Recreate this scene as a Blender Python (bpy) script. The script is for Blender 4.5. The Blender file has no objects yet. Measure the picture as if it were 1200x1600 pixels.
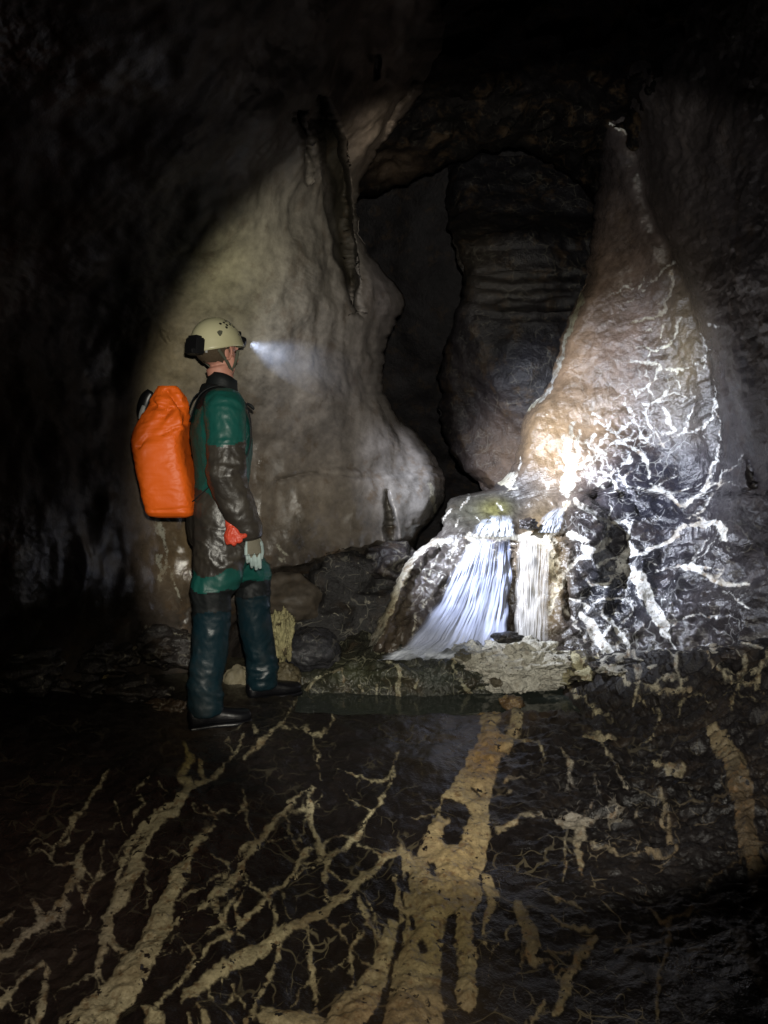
import bpy, bmesh, math, random
import numpy as np
from mathutils import Vector, Matrix, noise as mnoise
random.seed(7); np.random.seed(7)
S = bpy.context.scene

# ------------------------------------------------------------------ camera, world, lamps, exposure
F = 1203.0                    # focal length of the phone lens, in pixels of the 1200 x 1600 picture
PITCH = math.radians(6.0)
CAMZ = 1.5
cam_d = bpy.data.cameras.new('camera'); cam = bpy.data.objects.new('camera', cam_d)
S.collection.objects.link(cam); S.camera = cam
cam.location = (0, 0, CAMZ); cam.rotation_euler = (math.radians(90) - PITCH, 0, 0)
cam_d.sensor_fit = 'VERTICAL'; cam_d.sensor_height = 36.0; cam_d.lens = 36.0 * F / 1600.0
cam_d.clip_start = 0.02; cam_d.clip_end = 200

W = bpy.data.worlds.new('World'); S.world = W; W.use_nodes = True
W.node_tree.nodes['Background'].inputs[0].default_value = (0.30, 0.24, 0.34, 1)
W.node_tree.nodes['Background'].inputs[1].default_value = 0.006

S.view_settings.view_transform = 'Standard'; S.view_settings.look = 'None'
S.view_settings.gamma = 1; S.view_settings.exposure = 0.0
S.render.engine = 'CYCLES'
S.cycles.use_denoising = True
S.cycles.max_bounces = 4; S.cycles.diffuse_bounces = 0; S.cycles.glossy_bounces = 2; S.cycles.transparent_max_bounces = 24; S.cycles.volume_bounces = 0
S.cycles.sample_clamp_indirect = 3.0

CT, ST = math.cos(PITCH), math.sin(PITCH)
def P(x, y, Y):
    """the place that the picture shows at (x, y) when it lies at distance Y in front of the camera"""
    cx = (np.asarray(x, float) - 600) / F; cy = (800 - np.asarray(y, float)) / F
    k = np.asarray(Y, float) / (CT + cy * ST)
    return np.stack([cx * k, k * (CT + cy * ST), CAMZ + k * (-ST + cy * CT)], -1)
def V(x, y, Y): return Vector(P(x, y, Y).tolist())
def to_px(w):
    X, Y, Z = w[..., 0], w[..., 1], w[..., 2] - CAMZ
    d = Y * CT - Z * ST; u = Y * ST + Z * CT
    d = np.maximum(d, 0.05)
    return 600 + F * X / d, 800 - F * u / d

def lamp(name, loc, target, energy, color, size_deg, blend, radius):
    d = bpy.data.lights.new(name, 'SPOT'); o = bpy.data.objects.new(name, d); S.collection.objects.link(o)
    d.energy = energy; d.color = color; d.spot_size = math.radians(size_deg); d.spot_blend = blend; d.shadow_soft_size = radius
    o.location = loc
    o.rotation_euler = (Vector(target) - Vector(loc)).to_track_quat('-Z', 'Y').to_euler()
    return o
LAMP = Vector((-0.650, 3.764, 1.922))                         # in front of the lens of the caver's headlamp
COOL = (0.80, 0.86, 1.0)
lamp('headlamp_hot_beam', LAMP, V(895, 742, 4.85), 800, COOL, 14, 1.0, 0.010)
lamp('headlamp_flood', LAMP, V(905, 790, 4.8), 800, COOL, 71, 1.0, 0.012)
lamp('headlamp_spill', LAMP, LAMP + Vector((0.70, 0.70, -0.10)), 6, (0.95, 0.97, 1.0), 125, 0.6, 0.012)
lamp('photographer_beam', (0.03, 0.02, 1.60), V(812, 772, 4.2), 300, (1.0, 0.96, 0.84), 58.5, 0.17, 0.02)
lamp('photographer_flood', (0.05, 0.03, 1.62), V(400, 1600, 2.0), 115, (1.0, 0.90, 0.70), 62, 1.0, 0.02)
# ------------------------------------------------------------------ helpers
def tag(o, label=None, cat=None, group=None, kind=None):
    if label: o['label'] = label
    if cat: o['category'] = cat
    if group: o['group'] = group
    if kind: o['kind'] = kind
    return o
def empty(name, loc, rz=0.0):
    o = bpy.data.objects.new(name, None); S.collection.objects.link(o)
    o.location = loc; o.rotation_euler = (0, 0, rz); o.empty_display_size = 0.1
    return o

# numpy gradient noise -------------------------------------------------
_rng = np.random.RandomState(11)
_perm = _rng.permutation(256).astype(np.int32); _perm = np.concatenate([_perm, _perm, _perm])
_g = _rng.normal(size=(256, 3)); _g = (_g / np.linalg.norm(_g, axis=1)[:, None]).astype(np.float32)
def pn(p):
    p = np.asarray(p, np.float32); sh = p.shape[:-1]; p = p.reshape(-1, 3)
    i = np.floor(p).astype(np.int32); f = p - i; i &= 255
    u = f * f * f * (f * (f * 6 - 15) + 10)
    out = 0
    for dx in (0, 1):
        wx = u[:, 0] if dx else 1 - u[:, 0]
        a = _perm[i[:, 0] + dx]
        for dy in (0, 1):
            wy = u[:, 1] if dy else 1 - u[:, 1]
            b = _perm[a + i[:, 1] + dy]
            for dz in (0, 1):
                wz = u[:, 2] if dz else 1 - u[:, 2]
                g = _g[_perm[b + i[:, 2] + dz]]
                out = out + wx * wy * wz * (g[:, 0] * (f[:, 0] - dx) + g[:, 1] * (f[:, 1] - dy) + g[:, 2] * (f[:, 2] - dz))
    return (out * 1.7).reshape(sh)
def fbm(p, sc, oct=4, gain=0.5, seed=0.0, ridged=False):
    r = 0; a = 1.0; t = 0
    sc = np.asarray(sc, np.float32)
    for k in range(oct):
        n = pn(p * (sc * 2.03 ** k) + seed + 17.3 * k)
        if ridged: n = 1 - 2 * np.abs(n)
        r = r + a * n; t += a; a *= gain
    return r / t
def sst(a, b, x):
    t = np.clip((x - a) / (b - a), 0, 1); return t * t * (3 - 2 * t)

def tps(ctrl):
    """thin-plate spline through (x, y, value) control points"""
    c = np.array(ctrl, float); xy = c[:, :2] / 400.0; v = c[:, 2]; n = len(c)
    r = np.linalg.norm(xy[:, None] - xy[None], axis=2)
    K = np.where(r > 0, r * r * np.log(np.maximum(r, 1e-9)), 0) + np.eye(n) * 0.004
    A = np.zeros((n + 3, n + 3)); A[:n, :n] = K; A[:n, n] = 1; A[:n, n + 1:] = xy; A[n, :n] = 1; A[n + 1:, :n] = xy.T
    w = np.linalg.solve(A, np.concatenate([v, np.zeros(3)]))
    def f(x, y):
        x = np.asarray(x) / 400.0; y = np.asarray(y) / 400.0
        o = w[n] + w[n + 1] * x + w[n + 2] * y
        for k in range(n):
            d2 = (x - xy[k, 0]) ** 2 + (y - xy[k, 1]) ** 2
            o = o + w[k] * 0.5 * d2 * np.log(np.maximum(d2, 1e-12))
        return o
    return f
def seg_field(px, py, lines, reach=30, ids=False):
    """signed closeness (pixels, positive inside) to polylines of (x, y, width)"""
    f = np.full(px.shape, -reach, np.float32); idm = np.full(px.shape, -1, np.int32)
    fx, fy = px.ravel(), py.ravel(); ff = f.ravel(); ii = idm.ravel()
    for li, L in enumerate(lines):
        for (x0, y0, w0), (x1, y1, w1) in zip(L[:-1], L[1:]):
            m = max(w0, w1) / 2 + reach
            q = np.nonzero((fx > min(x0, x1) - m) & (fx < max(x0, x1) + m) & (fy > min(y0, y1) - m) & (fy < max(y0, y1) + m))[0]
            if not len(q): continue
            dx, dy = x1 - x0, y1 - y0; l2 = max(dx * dx + dy * dy, 1e-6)
            t = np.clip(((fx[q] - x0) * dx + (fy[q] - y0) * dy) / l2, 0, 1)
            d = np.hypot(fx[q] - x0 - t * dx, fy[q] - y0 - t * dy)
            v = (w0 + (w1 - w0) * t) / 2 - d
            b = v > ff[q]
            ff[q[b]] = v[b]; ii[q[b]] = li
    return (ff.reshape(px.shape), ii.reshape(px.shape)) if ids else ff.reshape(px.shape)
def branches(lines, per, seed, wmax=4.5, lmin=25, lmax=110):
    """thin side veins that leave the traced ones and wander off"""
    r = np.random.RandomState(seed); out = []
    for L_ in lines:
        for (x0, y0, w0), (x1, y1, w1) in zip(L_[:-1], L_[1:]):
            l = math.hypot(x1 - x0, y1 - y0)
            for _ in range(r.poisson(l / per)):
                t = r.rand(); x, y = x0 + (x1 - x0) * t, y0 + (y1 - y0) * t
                a = math.atan2(y1 - y0, x1 - x0) + r.choice([-1, 1]) * r.uniform(.5, 1.4); ln = r.uniform(lmin, lmax); w = r.uniform(1.5, wmax); q = [(x, y, w)]; d = 0
                while d < ln:
                    st = r.uniform(9, 20); d += st; a += r.normal() * .42; x += math.cos(a) * st; y += math.sin(a) * st
                    q.append((x, y, max(.4, w * (1 - d / ln) + .6)))
                out.append(q)
    return out
def groove(px, py, line, w=None):
    f = seg_field(px, py, [line], 60)
    return f
def conv(lines, ox, oy, s, ws=1.0):
    return [[(ox + x * s, oy + y * s, w * s * ws) for (x, y, w) in L] for L in lines]
def paint(px, py, base, blobs):
    """stone colour blended between places"""
    c = np.zeros(px.shape + (3,), np.float32) + np.array(base, np.float32)
    for (x, y, rx, ry, col, s) in blobs:
        w = s * np.exp(-(((px - x) / rx) ** 2 + ((py - y) / ry) ** 2))
        c = c * (1 - w[..., None]) + np.array(col, np.float32) * w[..., None]
    return c
def axis(lo, hi, a, b, fine, coarse):
    """positions that are close together between a and b and sparse outside"""
    l = list(np.arange(lo, a, coarse)) + list(np.arange(a, b, fine)) + list(np.arange(b, hi + coarse, coarse))
    return np.array(l, float)
def grid_normals(w):
    du = np.gradient(w, axis=1); dv = np.gradient(w, axis=0)
    n = np.cross(du, dv); n /= np.maximum(np.linalg.norm(n, axis=-1, keepdims=True), 1e-9)
    return n
def mesh_from(name, verts, faces, mat=None, attrs=None, smooth=True, parent=None):
    me = bpy.data.meshes.new(name)
    verts = np.ascontiguousarray(verts, np.float32).reshape(-1, 3)
    if isinstance(faces, np.ndarray):
        k = faces.shape[1]; n = len(faces)
        me.vertices.add(len(verts)); me.vertices.foreach_set('co', verts.ravel())
        me.loops.add(n * k); me.loops.foreach_set('vertex_index', faces.astype(np.int32).ravel())
        me.polygons.add(n); me.polygons.foreach_set('loop_start', np.arange(0, n * k, k, dtype=np.int32))
        me.update(calc_edges=True); me.validate()
    else:
        me.from_pydata([tuple(v) for v in verts.tolist()], [], faces)
    if smooth: me.polygons.foreach_set('use_smooth', [True] * len(me.polygons))
    for k, a in (attrs or {}).items():
        a = np.asarray(a, np.float32)
        if a.ndim >= 2 and a.shape[-1] == 3:
            at = me.attributes.new(k, 'FLOAT_COLOR', 'POINT')
            at.data.foreach_set('color', np.concatenate([a.reshape(-1, 3), np.ones((len(verts), 1), np.float32)], 1).ravel())
        else:
            at = me.attributes.new(k, 'FLOAT', 'POINT'); at.data.foreach_set('value', a.ravel())
    if mat: me.materials.append(mat)
    o = bpy.data.objects.new(name, me); S.collection.objects.link(o)
    if parent: o.parent = parent
    return o
def grid_faces(nr, nc, mask=None):
    i = np.arange(nr * nc).reshape(nr, nc)
    q = np.stack([i[:-1, :-1], i[1:, :-1], i[1:, 1:], i[:-1, 1:]], -1)
    if mask is not None: return q[mask]
    return q.reshape(-1, 4)
def sub_mesh(name, w, nrm, faces, mat, attrs, parent=None):
    """one mesh out of some of a grid's faces, keeping the grid's own normals so that pieces meet without a seam"""
    used, inv = np.unique(faces, return_inverse=True)
    o = mesh_from(name, w.reshape(-1, 3)[used], inv.reshape(-1, 4), mat,
                  {k: (a.reshape(-1, 3)[used] if a.ndim == 3 else a.ravel()[used]) for k, a in attrs.items()}, True, parent)
    if len(o.data.vertices) == len(used):
        o.data.normals_split_custom_set_from_vertices(nrm.reshape(-1, 3)[used].tolist())
    return o

# ------------------------------------------------------------------ materials
def new_mat(name):
    m = bpy.data.materials.new(name); m.use_nodes = True
    nt = m.node_tree; nt.nodes.clear()
    return m, nt, nt.nodes, nt.links
def nd(nt, typ, **kw):
    n = nt.nodes.new(typ)
    for k, v in kw.items():
        if k.startswith('i_'):
            key = k[2:]; key = int(key) if key.isdigit() else key.replace('_', ' ')
            n.inputs[key].default_value = v
        else: setattr(n, k, v)
    return n
def mathn(nt, op, a, b=None, clamp=False, c=None):
    n = nt.nodes.new('ShaderNodeMath'); n.operation = op; n.use_clamp = clamp
    for i, v in enumerate((a, b, c)):
        if v is None: continue
        if isinstance(v, (int, float)): n.inputs[i].default_value = v
        else: nt.links.new(v, n.inputs[i])
    return n.outputs[0]
def noise_n(nt, vec, scale, detail=4, rough=0.55, dist=0.0):
    n = nt.nodes.new('ShaderNodeTexNoise'); n.inputs['Scale'].default_value = scale
    n.inputs['Detail'].default_value = detail; n.inputs['Roughness'].default_value = rough; n.inputs['Distortion'].default_value = dist
    nt.links.new(vec, n.inputs['Vector']); return n.outputs['Fac']
def mapr(nt, v, a, b, c=0.0, d=1.0, smooth=True):
    n = nt.nodes.new('ShaderNodeMapRange'); n.interpolation_type = 'SMOOTHSTEP' if smooth else 'LINEAR'
    nt.links.new(v, n.inputs[0]); n.inputs[1].default_value = a; n.inputs[2].default_value = b
    n.inputs[3].default_value = c; n.inputs[4].default_value = d
    return n.outputs[0]
def mixc(nt, f, a, b, typ='MIX'):
    n = nt.nodes.new('ShaderNodeMix'); n.data_type = 'RGBA'; n.blend_type = typ
    for s, v in ((n.inputs[0], f), (n.inputs[6], a), (n.inputs[7], b)):
        if isinstance(v, (int, float)): s.default_value = v
        elif isinstance(v, tuple): s.default_value = v
        else: nt.links.new(v, s)
    return n.outputs[2]
def attr(nt, name, col=False):
    n = nt.nodes.new('ShaderNodeAttribute'); n.attribute_name = name
    return n.outputs['Color'] if col else n.outputs['Fac']

def rock_material(name, bump=0.6, edge=2.0, fine=1.0, spec=0.5, gaps=1.0, stain=1.0, soft=1.0, base_r=0.56):
    m, nt, N, L = new_mat(name)
    out = nd(nt, 'ShaderNodeOutputMaterial'); b = nd(nt, 'ShaderNodeBsdfPrincipled')
    L.new(b.outputs[0], out.inputs[0])
    pos = nt.nodes.new('ShaderNodeNewGeometry').outputs['Position']
    big = noise_n(nt, pos, 3.1, 4, 0.6); mid = noise_n(nt, pos, 17, 5, 0.65); sm = noise_n(nt, pos, 95, 3, 0.7)
    # vein mask with ragged borders
    v = mathn(nt, 'MINIMUM', attr(nt, 'vein'), 8.0); wob = mathn(nt, 'ADD', mathn(nt, 'MULTIPLY', mathn(nt, 'SUBTRACT', mid, 0.5), 9.0 * edge / 2),
                                      mathn(nt, 'MULTIPLY', mathn(nt, 'SUBTRACT', sm, 0.5), 4.0 * edge / 2))
    patch = mathn(nt, 'MULTIPLY', mapr(nt, noise_n(nt, pos, 24, 4, 0.62), 0.585, 0.68), -6.5 * gaps)
    vm = mapr(nt, mathn(nt, 'ADD', mathn(nt, 'ADD', v, wob), patch), -1.2 * soft, 1.4 * soft)
    # hairline veins: a warped crack network
    wp = nt.nodes.new('ShaderNodeVectorMath'); wp.operation = 'MULTIPLY_ADD'
    nz = nt.nodes.new('ShaderNodeTexNoise'); nz.inputs['Scale'].default_value = 6; nz.inputs['Detail'].default_value = 2; L.new(pos, nz.inputs['Vector'])
    L.new(nz.outputs['Color'], wp.inputs[0]); wp.inputs[1].default_value = (0.16, 0.16, 0.16); L.new(pos, wp.inputs[2])
    hair = None
    for sc, wd in ((5.5, 0.016), (13.0, 0.020)):
        vo = nt.nodes.new('ShaderNodeTexVoronoi'); vo.feature = 'DISTANCE_TO_EDGE'; vo.inputs['Scale'].default_value = sc
        L.new(wp.outputs[0], vo.inputs['Vector'])
        thr = mathn(nt, 'MULTIPLY', mapr(nt, noise_n(nt, pos, sc * 0.9, 2), 0.42, 0.72), wd * 2.4)
        h = mathn(nt, 'DIVIDE', mathn(nt, 'SUBTRACT', thr, vo.outputs['Distance']), wd, True)
        hair = h if hair is None else mathn(nt, 'MAXIMUM', hair, h)
    hair = mathn(nt, 'MULTIPLY', hair, attr(nt, 'hair'), True)
    # stone colour, blotched
    rc = attr(nt, 'rock_col', True); vc = attr(nt, 'vein_col', True)
    g = mathn(nt, 'ADD', mathn(nt, 'MULTIPLY', big, 1.0), mathn(nt, 'MULTIPLY', mid, 0.95))
    g = mapr(nt, g, 0.62, 1.32, 0.42, 1.62, False)
    gs = nt.nodes.new('ShaderNodeCombineColor'); [L.new(g, gs.inputs[k]) for k in range(3)]
    rcol = mixc(nt, 1.0, rc, gs.outputs[0], 'MULTIPLY')
    # brownish mud film
    mud = mathn(nt, 'MULTIPLY', mapr(nt, noise_n(nt, pos, 7.3, 5, 0.7), 0.52, 0.66), attr(nt, 'mud'), True)
    rcol = mixc(nt, mud, rcol, (0.115, 0.075, 0.042, 1))
    vg = mapr(nt, mathn(nt, 'ADD', mid, mathn(nt, 'MULTIPLY', sm, 0.6)), 0.55, 1.0, 0.45, 1.12, False)
    vs = nt.nodes.new('ShaderNodeCombineColor'); [L.new(vg, vs.inputs[k]) for k in range(3)]
    vcol = mixc(nt, 1.0, vc, vs.outputs[0], 'MULTIPLY')
    vcol = mixc(nt, mapr(nt, noise_n(nt, pos, 26, 3, 0.7), 0.50, 0.68, 0, 0.8 * stain), vcol, (0.16, 0.095, 0.045, 1))
    vcol = mixc(nt, mapr(nt, noise_n(nt, pos, 48, 2, 0.6), 0.62, 0.70, 0, 0.8 * stain), vcol, (0.05, 0.04, 0.03, 1))
    vcol = mixc(nt, mapr(nt, big, 0.50, 0.68, 0, 0.6 * stain), vcol, (0.22, 0.16, 0.09, 1))
    col = mixc(nt, hair, rcol, vc)
    col = mixc(nt, vm, col, vcol)
    L.new(col, b.inputs['Base Color'])
    wet = attr(nt, 'wet')
    r = mathn(nt, 'ADD', mathn(nt, 'MULTIPLY', wet, -0.50), mathn(nt, 'ADD', base_r, mathn(nt, 'MULTIPLY', mid, 0.24)))
    r = mathn(nt, 'ADD', r, mathn(nt, 'MULTIPLY', vm, 0.12))
    L.new(mathn(nt, 'MAXIMUM', r, 0.12), b.inputs['Roughness'])
    L.new(mathn(nt, 'MULTIPLY', mathn(nt, 'ADD', wet, 0.35), spec), b.inputs['Specular IOR Level'])
    h = mathn(nt, 'ADD', mathn(nt, 'MULTIPLY', noise_n(nt, pos, 30, 4, 0.62), 0.022 * fine),
              mathn(nt, 'MULTIPLY', noise_n(nt, pos, 120, 3, 0.65), 0.0065 * fine))
    bp = nd(nt, 'ShaderNodeBump'); bp.inputs['Strength'].default_value = bump; bp.inputs['Distance'].default_value = 1.0
    L.new(h, bp.inputs['Height']); L.new(bp.outputs[0], b.inputs['Normal'])
    return m
# ------------------------------------------------------------------ the cave
ROCK = rock_material('wet_limestone', 0.55)
PALE = rock_material('pale_limestone', 0.3, fine=0.35)
WALLM = rock_material('veined_limestone', 0.45, edge=1.6, fine=.8, gaps=.35, spec=.6, base_r=.48)
ROOFM = rock_material('shade_dark_limestone', 0.5, spec=.08)
FLOWM = rock_material('flowstone_rock', 0.8, edge=2.4, gaps=1.3, stain=.5)
FLOORM = rock_material('scalloped_limestone', 0.34, edge=1.7, gaps=1.9, spec=.5, soft=1.8)

CREAM = (0.60, 0.56, 0.44); WHITE = (0.74, 0.74, 0.72); OCHRE = (0.50, 0.36, 0.17); YEL = (0.50, 0.46, 0.24)

# --- left wall --------------------------------------------------------
EDGE_L = np.array([(-600, 860), (-200, 760), (0, 706), (70, 690), (150, 652), (230, 594), (290, 560), (340, 557), (400, 577), (440, 612), (466, 633),
    (500, 620), (540, 602), (600, 597), (640, 612), (680, 655), (715, 682), (745, 694), (775, 697), (800, 684), (840, 650), (900, 660), (1000, 640), (1400, 640)], float)
ys = axis(-700, 1230, -20, 1180, 2.6, 24)
ss = np.concatenate([-np.arange(14, 0, -1) * 3.0, axis(0, 1500, 0, 735, 2.6, 22)])
SS, YY = np.meshgrid(ss, ys)
E = np.interp(YY, EDGE_L[:, 0], EDGE_L[:, 1])
k5 = np.ones(9) / 9
e1 = np.interp(ys, EDGE_L[:, 0], EDGE_L[:, 1]); e1 = np.convolve(np.pad(e1, 4, 'edge'), k5, 'valid')
e1 = e1 + 5 * pn(np.stack([ys * 0.045, ys * 0, ys * 0], -1)) + 3 * pn(np.stack([ys * 0.13, ys * 0, ys * 0 + 5], -1))
E = np.repeat(e1[:, None], len(ss), 1)
XX = E - np.abs(SS)
DL = tps([(-400, 800, 2.3), (-900, 800, 1.4), (-900, 0, 1.3), (0, 800, 3.35), (0, 400, 3.15), (0, 0, 2.5), (100, 600, 3.75), (300, 700, 4.32), (215, 600, 4.15), (150, 700, 3.9), (400, 800, 4.5), (500, 600, 4.55),
          (600, 800, 4.85), (680, 750, 5.15), (580, 600, 5.0), (540, 330, 4.75), (450, 400, 4.2), (400, 300, 3.9), (330, 400, 4.0), (480, 200, 3.95), (300, 200, 3.3), (200, 350, 3.55), (560, 100, 4.0),
          (650, 0, 3.9), (300, 0, 2.8), (600, -300, 3.2), (200, -400, 1.9), (0, 1000, 3.4), (300, 950, 4.2), (500, 950, 4.55), (640, 1000, 4.9), (0, 1150, 3.5), (300, 1150, 4.3), (-400, 1300, 2.2), (600, 1300, 5.2), (-100, 1400, 3.0)])
D = DL(XX, YY).astype(np.float32)
s = np.abs(SS)
D += 0.26 * (1 - np.sqrt(np.maximum(0, 1 - (1 - np.clip(s / 46, 0, 1)) ** 2)))
D = np.where(SS < 0, D + (-SS / 3.0) * 0.07, D)
# wall is undercut above the dark boulders
bot = np.interp(XX, [300, 400, 430, 470, 540, 600, 650, 700], [1010, 915, 888, 888, 866, 852, 838, 822])
bot = bot + 6 * pn(np.stack([XX * .05, XX * 0, XX * 0], -1))
D += 0.55 * sst(-4, 34, YY - bot) * sst(330, 430, XX)
# joints and channels in the rock (x, y, width)
def dent(line, depth, soft):
    f = seg_field(XX + 7 * pn(np.stack([XX * .03, YY * .03, 0 * XX], -1)), YY, [line], 60)
    return depth * sst(-soft, soft, f)
D += dent([(497, 150, 16), (505, 185, 30), (516, 225, 34), (530, 275, 30), (536, 345, 24), (539, 400, 22), (548, 440, 12), (553, 490, 5)], 0.42, 7)
D += dent([(466, 170, 10), (474, 210, 9), (480, 250, 9), (484, 284, 3)], 0.10, 5)
D += dent([(648, 120, 8), (622, 160, 10), (600, 205, 14), (580, 245, 22), (566, 275, 30)], 0.16, 7)
D += dent([(585, 85, 10), (590, 118, 8)], 0.07, 4)
D += dent([(605, 770, 3), (612, 800, 8), (618, 850, 14)], 0.12, 6)
D += dent([(430, 752, 2), (465, 742, 4), (500, 739, 4), (560, 746, 3), (640, 738, 4), (690, 744, 4)], 0.035, 5)
D += 0.10 * sst(-3, 12, (742 + 5 * pn(np.stack([XX * .02, 0 * XX, 0 * XX], -1))) - YY) * sst(440, 520, XX) * sst(640, 742, YY) * 0.5
D = np.maximum(D, .95)
D += dent([(250, 515, 3), (257, 525, 8), (262, 534, 3)], 0.03, 2)
# lobe behind the caver's head and shoulders: its lower left edge hangs free
lob = seg_field(XX, YY, [[(222, 540, 40), (235, 590, 70), (290, 620, 80)]], 60)
D -= 0.045 * sst(-34, 14, lob)
Wd = P(XX, YY, D)
n0 = grid_normals(Wd)
amp = 0.075 * fbm(Wd, 1.6, 3) + 0.034 * fbm(Wd * [1, 1, .55], 4.5, 3, seed=9) + 0.006 * fbm(Wd, 13, 4, 0.6, seed=31) * (0.5 + sst(-.1, .5, pn(Wd * 2.2 + 7)))
amp += 0.004 * fbm(Wd, 40, 2, seed=4) * sst(0.0, .4, pn(Wd * 1.7 + 3))
Wd = Wd + n0 * (-amp * np.clip(s / 30, 0.25, 1))[..., None] * 1.0
nL = grid_normals(Wd)
PX, PY = to_px(Wd)
veinsL = conv([[(330,0,10),(325,80,15),(315,150,20),(350,190,14)],[(330,840,6),(326,-40,6)]], 0, 1060, .5)
veinsL = [[(180, 1028, 3), (171, 1048, 4), (163, 1060, 7), (166, 1075, 5), (165, 1100, 6), (160, 1115, 7), (158, 1140, 8), (168, 1152, 8), (178, 1158, 5)],
          [(198, 1026, 3), (178, 1028, 3)], [(213, 1012, 7), (214, 1016, 7)], [(226, 980, 2), (222, 1004, 2)],
          [(205, 1136, 3), (246, 1116, 4)], [(250, 905, 8), (262, 880, 4), (258, 850, 5), (250, 828, 14), (244, 806, 8)], [(262, 880, 3), (282, 938, 3)], [(248, 870, 10), (252, 900, 3)],
          [(672, 755, 5), (680, 800, 6)], [(432, 850, 2), (447, 868, 3)], [(436, 871, 8), (440, 874, 5)], [(640, 662, 5), (660, 680, 6), (672, 706, 4)],
          [(541, 888, 4), (551, 900, 6), (554, 905, 3)], [(286, 1140, 10), (293, 1108, 8)]]
wx = 4 * pn(np.stack([PX * .07, PY * .07, 0 * PX], -1)); wy = 4 * pn(np.stack([PX * .07, PY * .07, 0 * PX + 8], -1))
vein = seg_field(PX + wx, PY + wy, veinsL, 20)
rc = paint(PX, PY, (0.075, 0.056, 0.046), [  # dark base: the unlit wall outside the beam, put into the colour
    (420, 420, 200, 260, (0.31, 0.28, 0.235), .95), (560, 620, 130, 200, (0.235, 0.21, 0.195), .9), (640, 780, 90, 80, (0.19, 0.18, 0.17), .9), (330, 420, 90, 120, (0.38, 0.35, 0.20), .75), (250, 560, 70, 80, (0.33, 0.27, 0.15), .8),  # yellowish blobs paint the rim of the light pool
    (480, 800, 110, 90, (0.20, 0.165, 0.125), .9), (585, 150, 60, 120, (0.50, 0.38, 0.29), .95), (620, 270, 60, 40, (0.17, 0.12, 0.085), .9), (600, 430, 30, 90, (0.24, 0.21, 0.21), .9),  # upper panel brightened in colour to look lit
    (300, 860, 70, 90, (0.21, 0.15, 0.08), .9), (80, 700, 150, 220, (0.085, 0.058, 0.04), .8), (150, 1050, 260, 120, (0.06, 0.05, 0.042), .98), (40, 250, 220, 270, (0.05, 0.038, 0.034), .85), (500, 1000, 220, 110, (0.045, 0.04, 0.038), 1)])  # far left and upper left darkened in colour to look unlit
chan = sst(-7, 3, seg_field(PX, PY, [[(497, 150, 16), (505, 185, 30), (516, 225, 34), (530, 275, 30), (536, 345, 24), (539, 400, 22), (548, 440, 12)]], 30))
rc = rc * (1 - chan[..., None]) + np.array([0.05, 0.042, 0.03]) * chan[..., None]  # shade inside the cleft painted into the stone colour
wet = 0.18 + 0.6 * sst(.15, .5, pn(Wd * [7, 7, .7] + 3)) * sst(450, 750, PY) * sst(230, 330, PX) + 0.6 * sst(700, 900, PY) + 0.5 * sst(520, 640, PX) * sst(350, 600, PY) + 0.25 * sst(.1, .5, pn(Wd * [3, 3, 1.2]))
hair = 0.06 * sst(800, 900, PY)
mud = np.clip(0.35 + 0.4 * sst(600, 900, PY), 0, 1)
vcL = paint(PX, PY, (0.42, 0.40, 0.32), [(165, 1110, 40, 90, (0.48, 0.36, 0.12), 1), (286, 1130, 20, 40, OCHRE, .8)])
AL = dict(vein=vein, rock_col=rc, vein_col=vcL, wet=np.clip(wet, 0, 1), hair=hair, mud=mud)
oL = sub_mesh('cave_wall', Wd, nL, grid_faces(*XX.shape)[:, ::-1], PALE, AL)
tag(oL, 'smooth pale brown rock wall with a deep dark cleft, standing behind the caver', 'cave wall', kind='structure')

# --- far end of the passage: black alcove and the ribbed lobe ----------
def back_sheet(name, edge, ctrl, ylo, yhi, width, step, base, blobs, wetv, label, round_px=26, ribs=None, hairv=.1, lobes=0.05):
    ys = np.arange(ylo, yhi, step); sc = np.concatenate([-np.arange(10, 0, -1) * 3.0, np.arange(0, width, step)])
    e = np.interp(ys, [q[0] for q in edge], [q[1] for q in edge]); e = np.convolve(np.pad(e, 3, 'edge'), np.ones(7) / 7, 'valid')
    e = e + 6 * pn(np.stack([ys * .04, 0 * ys, 0 * ys + 3], -1)) + 3 * pn(np.stack([ys * .12, 0 * ys, 0 * ys], -1))
    s_, y_ = np.meshgrid(sc, ys); x_ = e[:, None] + np.abs(s_)
    d = tps(ctrl)(x_, y_) + 0.3 * (1 - np.sqrt(np.maximum(0, 1 - (1 - np.clip(np.abs(s_) / round_px, 0, 1)) ** 2))); d = np.where(s_ < 0, d - s_ / 3 * .08, d)
    if ribs is not None: d = d + ribs(x_, y_)
    w = P(x_, y_, d); n = grid_normals(w)
    w = w + n * (lobes * fbm(w, 2.4, 3) * 1.6 + 0.016 * fbm(w, 8, 4, .6, seed=5))[..., None]
    n = grid_normals(w); px, py = to_px(w)
    a = dict(vein=px * 0 - 20, rock_col=paint(px, py, base, blobs), vein_col=paint(px, py, CREAM, []), wet=px * 0 + wetv, hair=px * 0 + hairv, mud=px * 0 + .4)
    o = sub_mesh(name, w, -n, grid_faces(*x_.shape), ROCK, a)
    return tag(o, label, 'cave wall', kind='structure'), a
def ribs(x, y):
    r = 0
    for (yc, h, dep) in ((432, 5, .10), (452, 4, .05), (476, 6, .14), (495, 4, .05), (392, 5, .06)):
        yy = yc + 6 * ((x - 800) / 90.0) ** 2 * -1 * .6
        r = r + .55 * dep * np.exp(-((y - yy) / h) ** 2) * sst(700, 760, x) * (1 - sst(880, 920, x))
    r = r + 0.6 * (1 - sst(330, 372, y))
    return r
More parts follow.
